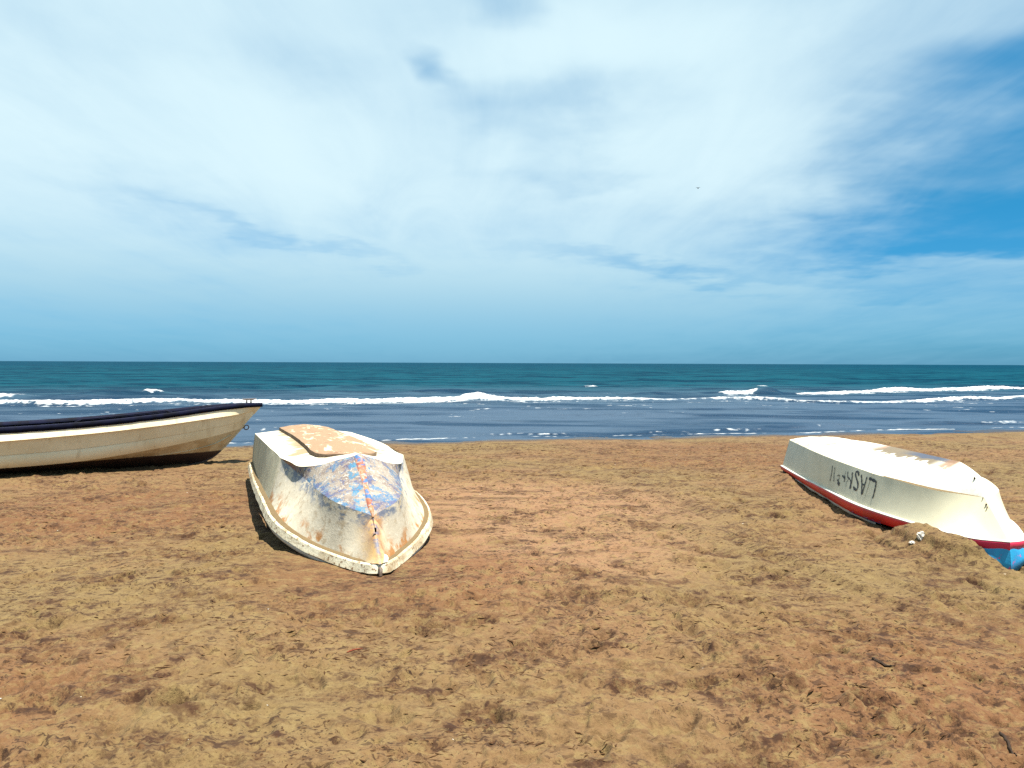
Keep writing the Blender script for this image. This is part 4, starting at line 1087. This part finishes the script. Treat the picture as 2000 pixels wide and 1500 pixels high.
hull_part('rub_edge', off(ru_l, 0.05), lambda x: off(ru_l, 0.0)(x) + np.array([0, -0.012]), xs, 2, PL, m_lh, boat_l, noise=0)
mid_l = blend(ru_l, lo_l, 0.52)
hull_part('middle_strake', lambda x: off(ru_l, 0.0)(x) + np.array([0, -0.012]), off(mid_l, 0.010), xs, 7, PL, m_lh, boat_l, bulge=0.0, noise=0.003, seed=21)
hull_part('lower_strake', off(mid_l, 0.0), lo_l, xs, 7, PL, m_lh, boat_l, bulge=lambda x: 0.035 * np.clip((x - 1) / 2, 0, 1), noise=0.003, seed=22)
hull_part('bottom', lo_l, kee_l, np.linspace(0.4, 7.0, 80), 14, PL, m_lb, boat_l, bulge=lambda x: 0.02 * np.clip((x - 0.5) / 1.0, 0, 1), noise=0.003, seed=23)
# spray strake low on the bow
sp_l = blend(lo_l, kee_l, 0.36)
mb = MB()
for sd in (1, -1): mb.grid(sweep(sp_l, np.linspace(0.62, 3.0, 40), [(-0.01, 0.02), (0.028, 0.0), (0.02, -0.014), (-0.012, -0.02)], sd, PL, False), flip=(sd > 0))
mb.build('spray_strake', m_lb, boat_l)
# inside shell, floor, thwarts, foredeck, transom
m_in = paint_mat('faded_blue_interior', (0.20, 0.30, 0.42), 0.6, (0.30, 0.24, 0.15), 0.5)
ins = lambda x: np.stack([np.maximum(s_l(x)[:, 0] - 0.05, 0), s_l(x)[:, 1] - 0.01], -1)
inf_ = lambda x: np.stack([np.maximum(c_l(x)[:, 0] - 0.06, 0.0), c_l(x)[:, 1] + 0.05], -1)
mb = MB()
xi = np.linspace(0.7, 6.95, 50)
for sd in (1, -1):
    P, S, A = strip(ins, inf_, xi, 6, PL, noise=0, side=sd); mb.grid(P, flip=(sd > 0))
    P, S, A = strip(inf_, lambda x: np.stack([0 * x, np.maximum(kee_l(x)[:, 1] + 0.16, 0.16)], -1), xi, 5, PL, noise=0, side=sd); mb.grid(P, flip=(sd > 0))
mb.build('inner_shell', m_in, boat_l)
mb = MB()
xd = np.linspace(0.05, 1.3, 20)
P = np.zeros((20, 9, 3)); sv = s_l(xd)
for j, k in enumerate(np.linspace(-1, 1, 9)):
    P[:, j, 0] = xd; P[:, j, 1] = k * np.maximum(sv[:, 0] - 0.03, 0); P[:, j, 2] = sv[:, 1] - 0.002 + 0.015 * (1 - k * k)
mb.grid(to_root(P, PL), flip=False)
deck_l = mb.build('foredeck', m_in, boat_l)
for x0 in (2.5, 4.2, 5.8):
    hw = float(s_l(np.array([x0]))[0, 0]) - 0.22; zt = float(s_l(np.array([x0]))[0, 1]) - 0.20
    q = to_root(np.array([[x0, 0, zt]]), PL)[0]
    mb = MB(); mb.box(q, (0.13, hw, 0.018)); mb.build('thwart', m_in, boat_l, smooth=False)
mb = MB()
P = np.zeros((3, 9, 3)); sv, cv = s_l(np.array([7.0]))[0], c_l(np.array([7.0]))[0]
for r_, (hb, z0) in enumerate(((sv[0], sv[1]), (cv[0], cv[1]), (0.0, 0.005))):
    P[r_, :, 0] = 6.995; P[r_, :, 1] = np.linspace(-1, 1, 9) * hb; P[r_, :, 2] = z0
mb.grid(to_root(P, PL)); mb.build('transom', m_lh, boat_l)
# rail
m_rail, n = mat('navy_rail')
o = n.tc()
f1 = n.noise(o, 5, 5, 0.65); f2 = n.noise(o, 24, 4, 0.7)
c = n.mix(n.ss(f1, 0.4, 0.65), (0.004, 0.006, 0.026), (0.002, 0.003, 0.009))
c = n.mix(n.m('MULTIPLY', n.ss(f2, 0.66, 0.72), 0.4), c, (0.05, 0.048, 0.08))
n.pbr(c, 0.75, n.bump(f2, 0.4, 0.01), 0.12)
hr = lambda x: np.interp(x, [0, 0.6, 2, 7], [0.068, 0.072, 0.085, 0.10])
xr = np.concatenate([np.linspace(-0.003, 0.3, 12)[:-1], np.linspace(0.3, 7.0, 80)])
rg_ = lambda x: 0.006 * pn(x * 5, x * 0 + 3, 700)
mb = MB()
for sd in (1, -1):
    mb.grid(sweep(s_l, xr, [(-0.09, lambda x: hr(x) * 0.35), (-0.085, hr), (0.0, lambda x: hr(x) + 0.004), (0.012, lambda x: hr(x) - 0.012), (0.014, lambda x: -0.006 + rg_(x)), (-0.02, lambda x: -0.012 + rg_(x)), (-0.05, -0.01)], sd, PL), flip=(sd > 0))
rail_l = mb.build('rail', m_rail, boat_l)
# grab rod standing a little off the rail
mb = MB()
xg = np.linspace(1.75, 3.3, 14); sg = s_l(xg)
pg = to_root(np.stack([xg, sg[:, 0] - 0.03, sg[:, 1] + hr(xg) + 0.045], -1), PL)
pg[0, 2] -= 0.045; pg[-1, 2] -= 0.045
mb.tube(pg, 0.012, 8); mb.build('grab_rod', m_rail, rail_l)
# cleat on the bow
q = to_root(np.array([[0.24, 0.0, 1.10 + 0.072]]), PL)[0]
mb = MB(); mb.box(q + np.array([-0.03, 0, 0.03]), (0.012, 0.012, 0.035)); mb.box(q + np.array([0.05, 0, 0.03]), (0.012, 0.012, 0.035))
mb.tube([q + np.array([-0.12, 0, 0.078]), q + np.array([-0.06, 0, 0.068]), q + np.array([0.08, 0, 0.068]), q + np.array([0.14, 0, 0.078])], [0.008, 0.015, 0.015, 0.008], 8)
mb.build('cleat', m_metal, deck_l)
# ring on the stem
q = to_root(np.array([[0.375, 0.0, 0.69]]), PL)[0]
th = np.linspace(0, 2 * np.pi, 17)[:-1]
mb = MB(); mb.tube(np.stack([q[0] - 0.075 + 0.045 * np.cos(th), 0.02 * np.sin(th), q[2] + 0.0 + 0.045 * np.sin(th)], -1), 0.010, 8, closed=True)
mb.tube([q + np.array([0.02, 0, -0.01]), q + np.array([-0.04, 0, 0.0])], 0.014, 8)
mb.build('mooring_ring', m_metal, boat_l)
# keel shoe
mb = MB()
Lk = cr_spline(stem_l, 40); Lk = np.vstack([Lk[8:], [[7.0, 0, 0.005]]])
mb.tube(to_root(Lk + np.array([0, 0, -0.004]), PL), 0.016, 8)
mb.build('keel_shoe', m_lb, boat_l)

# ================================================================== small things on the sand
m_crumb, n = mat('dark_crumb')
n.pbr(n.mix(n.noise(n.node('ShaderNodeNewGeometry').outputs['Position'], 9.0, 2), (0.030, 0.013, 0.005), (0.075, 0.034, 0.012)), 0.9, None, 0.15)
def sand_zv(x, y):
    i = np.clip(np.searchsorted(BYN, y), 1, len(BYN) - 1); j = np.clip(np.searchsorted(BAN, x / (np.maximum(y, 0) + 2.5)), 1, len(BAN) - 1)
    return 0.25 * (BP[i, j, 2] + BP[i - 1, j, 2] + BP[i, j - 1, 2] + BP[i - 1, j - 1, 2])
def crumbs(count, name, material, smin, smax, seed, thr, lmin=0.8, lmax=3.4, spread=9.0):
    r = np.random.default_rng(seed)
    base = np.array([[1, 0, 0], [-1, 0, 0], [0, 1, 0], [0, -1, 0], [0, 0, 0.8], [0, 0, -0.6]], float)
    tri = np.array([[0, 2, 4], [2, 1, 4], [1, 3, 4], [3, 0, 4], [2, 0, 5], [1, 2, 5], [3, 1, 5], [0, 3, 5]])
    N = count * 12
    y = 2.6 + 17 * r.random(N) ** 1.7; x = r.uniform(-0.60, 0.60, N) * (y + 2.2)
    ok = pn(x * 0.8, y * 0.8, 9 + seed) + 0.6 * pn(x * 2.6, y * 2.6, 19 + seed) > thr
    for ps, hb in ((POSE_C, 0.95), (POSE_R, 0.75), (POSE_L, 1.0)):
        lx, ly = to_local(x, y, ps)
        ok &= ~((lx > -0.1) & (lx < 7.2) & (np.abs(ly) < hb))
    x, y = x[ok][:count], y[ok][:count]
    n_ = len(x)
    sz = r.uniform(smin, smax, n_) * (0.6 + 0.12 * y)
    v = base[None] * sz[:, None, None] * np.stack([r.uniform(lmin, lmax, n_), r.uniform(0.5, 1.2, n_), r.uniform(0.3, 0.7, n_)], -1)[:, None] * r.uniform(0.7, 1.3, (n_, 6, 1))
    a = r.normal(0, spread, n_); c_, s_ = np.cos(a)[:, None], np.sin(a)[:, None]
    V = np.stack([v[..., 0] * c_ - v[..., 1] * s_ + x[:, None], v[..., 0] * s_ + v[..., 1] * c_ + y[:, None], v[..., 2] + (sand_zv(x, y) + sz * 0.15)[:, None]], -1)
    F = tri[None] + 6 * np.arange(n_)[:, None, None]
    return mesh_np(name, V.reshape(-1, 3), F.reshape(-1, 3), material, smooth=False)
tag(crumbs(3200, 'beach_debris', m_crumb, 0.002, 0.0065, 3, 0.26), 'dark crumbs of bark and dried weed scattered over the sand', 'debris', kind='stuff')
tag(crumbs(8000, 'shade_flakes', m_crumb, 0.0024, 0.0058, 8, -0.05, 2.5, 7.5, 0.6), 'thin dark flakes standing in for small relief shadows over the sand', 'flakes', kind='stuff')  # flakes added to stand for the small shadows of the sand relief
m_shell, n = mat('broken_shell')
n.pbr((0.62, 0.58, 0.50), 0.6)
tag(crumbs(70, 'shell_fragments', m_shell, 0.0018, 0.0042, 5, -0.2), 'tiny pale shell fragments scattered over the sand', 'shells', kind='stuff')

# crumpled white rag on the drift beside the right boat
m_rag, n = mat('white_rag')
f1 = n.noise(n.tc(), 30, 4, 0.6)
n.pbr(n.mix(f1, (0.86, 0.83, 0.76), (0.66, 0.60, 0.50)), 0.8, n.bump(f1, 0.3, 0.005))
def crumple(name, c, size, seed, material):
    th, ph = np.meshgrid(np.linspace(0, np.pi, 18), np.linspace(0, 2 * np.pi, 29), indexing='ij')
    d_ = np.stack([np.sin(th) * np.cos(ph), np.sin(th) * np.sin(ph), np.cos(th)], -1)
    d_[:, -1] = d_[:, 0]
    rr = 1 + 0.55 * pn(d_[..., 0] * 1.6 + d_[..., 2] * 1.3, d_[..., 1] * 1.6 - d_[..., 2], seed) - 0.5 * np.abs(pn(d_[..., 0] * 3 + d_[..., 2] * 2.2, d_[..., 1] * 3 + d_[..., 2] * 1.4, seed + 1))
    rr[0] = rr[0].mean(); rr[-1] = rr[-1].mean()
    P = d_ * rr[..., None] * np.array(size)
    mb = MB(); mb.grid(P)
    o = mb.build(name, material, smooth=False)
    o.location = c
    return o
def on_sand(px, py, dz=0.0):
    """where the sight line through a layout point meets the modelled sand"""
    r = fwd + rt * ((px - CX) / FPX) + up * ((CY - py) / FPX)
    t = 2.5
    while t < 40:
        p = EYE + r * t
        if p.z <= sand_z(p.x, p.y): break
        t += 0.01
    return Vector((p.x, p.y, sand_z(p.x, p.y) + dz))
q = on_sand(1798, 1050)
rag_o = crumple('rag', (q.x, q.y, q.z + 0.012), (0.032, 0.028, 0.040), 801, m_rag)
tag(rag_o, 'crumpled white rag lying on the sand drift by the right boat', 'rag')
q = on_sand(1782, 1062)
rag2 = crumple('paper_scrap', (q.x, q.y, q.z + 0.006), (0.026, 0.018, 0.014), 811, m_rag)
tag(rag2, 'small white scrap just left of the crumpled white rag', 'scrap')

# dark, twig and weed pieces big enough to see singly
m_twig = paint_mat('dark_brown_piece', (0.030, 0.018, 0.011), 0.85, (0.012, 0.008, 0.006), 0.8, 0.2, 25)
m_rtwig = paint_mat('reddish_twig', (0.16, 0.035, 0.014), 0.8, (0.05, 0.015, 0.01), 0.6, 0.2, 25)
def twig(name, pxs, rad, material, label, cat):
    pts = [on_sand(*p) for p in pxs]
    c0 = pts[0]
    L = cr_spline([tuple(p - c0) for p in pts], 5 * len(pts))
    L[:, 2] = [sand_z(c0.x + a, c0.y + b) - c0.z + rad * 0.7 for a, b in L[:, :2]]
    L[:, 0] += 0.3 * rad * np.sin(np.arange(len(L)) * 1.9)
    rr = rad * np.interp(np.linspace(0, 1, len(L)), [0, 0.2, 0.6, 1], [0.4, 1, 0.9, 0.25]) * (1 + 0.25 * np.sin(np.arange(len(L)) * 2.3))
    mb = MB(); mb.tube(L, rr, 7)
    o = mb.build(name, material); o.location = c0
    tag(o, label, cat)
twig('dark_piece', [(1703, 1288), (1722, 1298), (1748, 1302)], 0.0085, m_twig, 'short dark piece lying right of centre on bare sand', 'driftwood')  # dark tapered tube laid on the sand
twig('reddish_twig', [(677, 1276), (692, 1271), (708, 1268)], 0.005, m_rtwig, 'thin reddish twig below the bow of the weathered boat', 'twig')
twig('long_weed_strand', [(1952, 1432), (1968, 1452), (1985, 1480)], 0.0065, m_twig, 'dark strand of weed at the bottom right corner', 'seaweed')

# a bird far out over the water
m_bird, n = mat('dark_plumage')
n.pbr(n.mix(n.noise(n.tc(), 8, 3), (0.010, 0.018, 0.022), (0.03, 0.04, 0.045)), 0.7)
r_ = fwd + rt * ((1363.5 - CX) / FPX) + up * ((CY - 367.5) / FPX)
bc = EYE + r_ * 62.0
bird = bpy.data.objects.new('bird', None); link(bird); bird.location = bc
bird.rotation_euler = (0, 0, R(70))
mb = MB()
xs = np.linspace(-0.17, 0.17, 11)
mb.tube(np.stack([xs, 0 * xs, 0.02 * np.sin(xs * 8)], -1), [0.008, 0.022, 0.036, 0.045, 0.048, 0.045, 0.036, 0.026, 0.028, 0.022, 0.004], 10)
mb.build('body', m_bird, bird)
for sd in (1, -1):
    t = np.linspace(0, 1, 9)
    sp = t * 0.17; lift = 0.05 * np.sin(t * 2.6); ch = 0.075 * (1 - t) ** 0.6 + 0.012
    P = np.stack([np.stack([0.03 - 0.06 * t + ch, sd * sp, lift], -1), np.stack([0.03 - 0.06 * t, sd * sp, lift + 0.012], -1), np.stack([0.03 - 0.06 * t - ch, sd * sp, lift - 0.004], -1)], 1)
    mb = MB(); mb.grid(P, flip=(sd > 0)); mb.build('wing', m_bird, bird)
mb = MB(); mb.grid(np.array([[[-0.15, -0.012, 0], [-0.15, 0.012, 0]], [[-0.24, -0.035, 0.004], [-0.24, 0.035, 0.004]]])); mb.build('tail', m_bird, bird)
tag(bird, 'tiny dark bird flying in the cloudy sky', 'bird')
#END
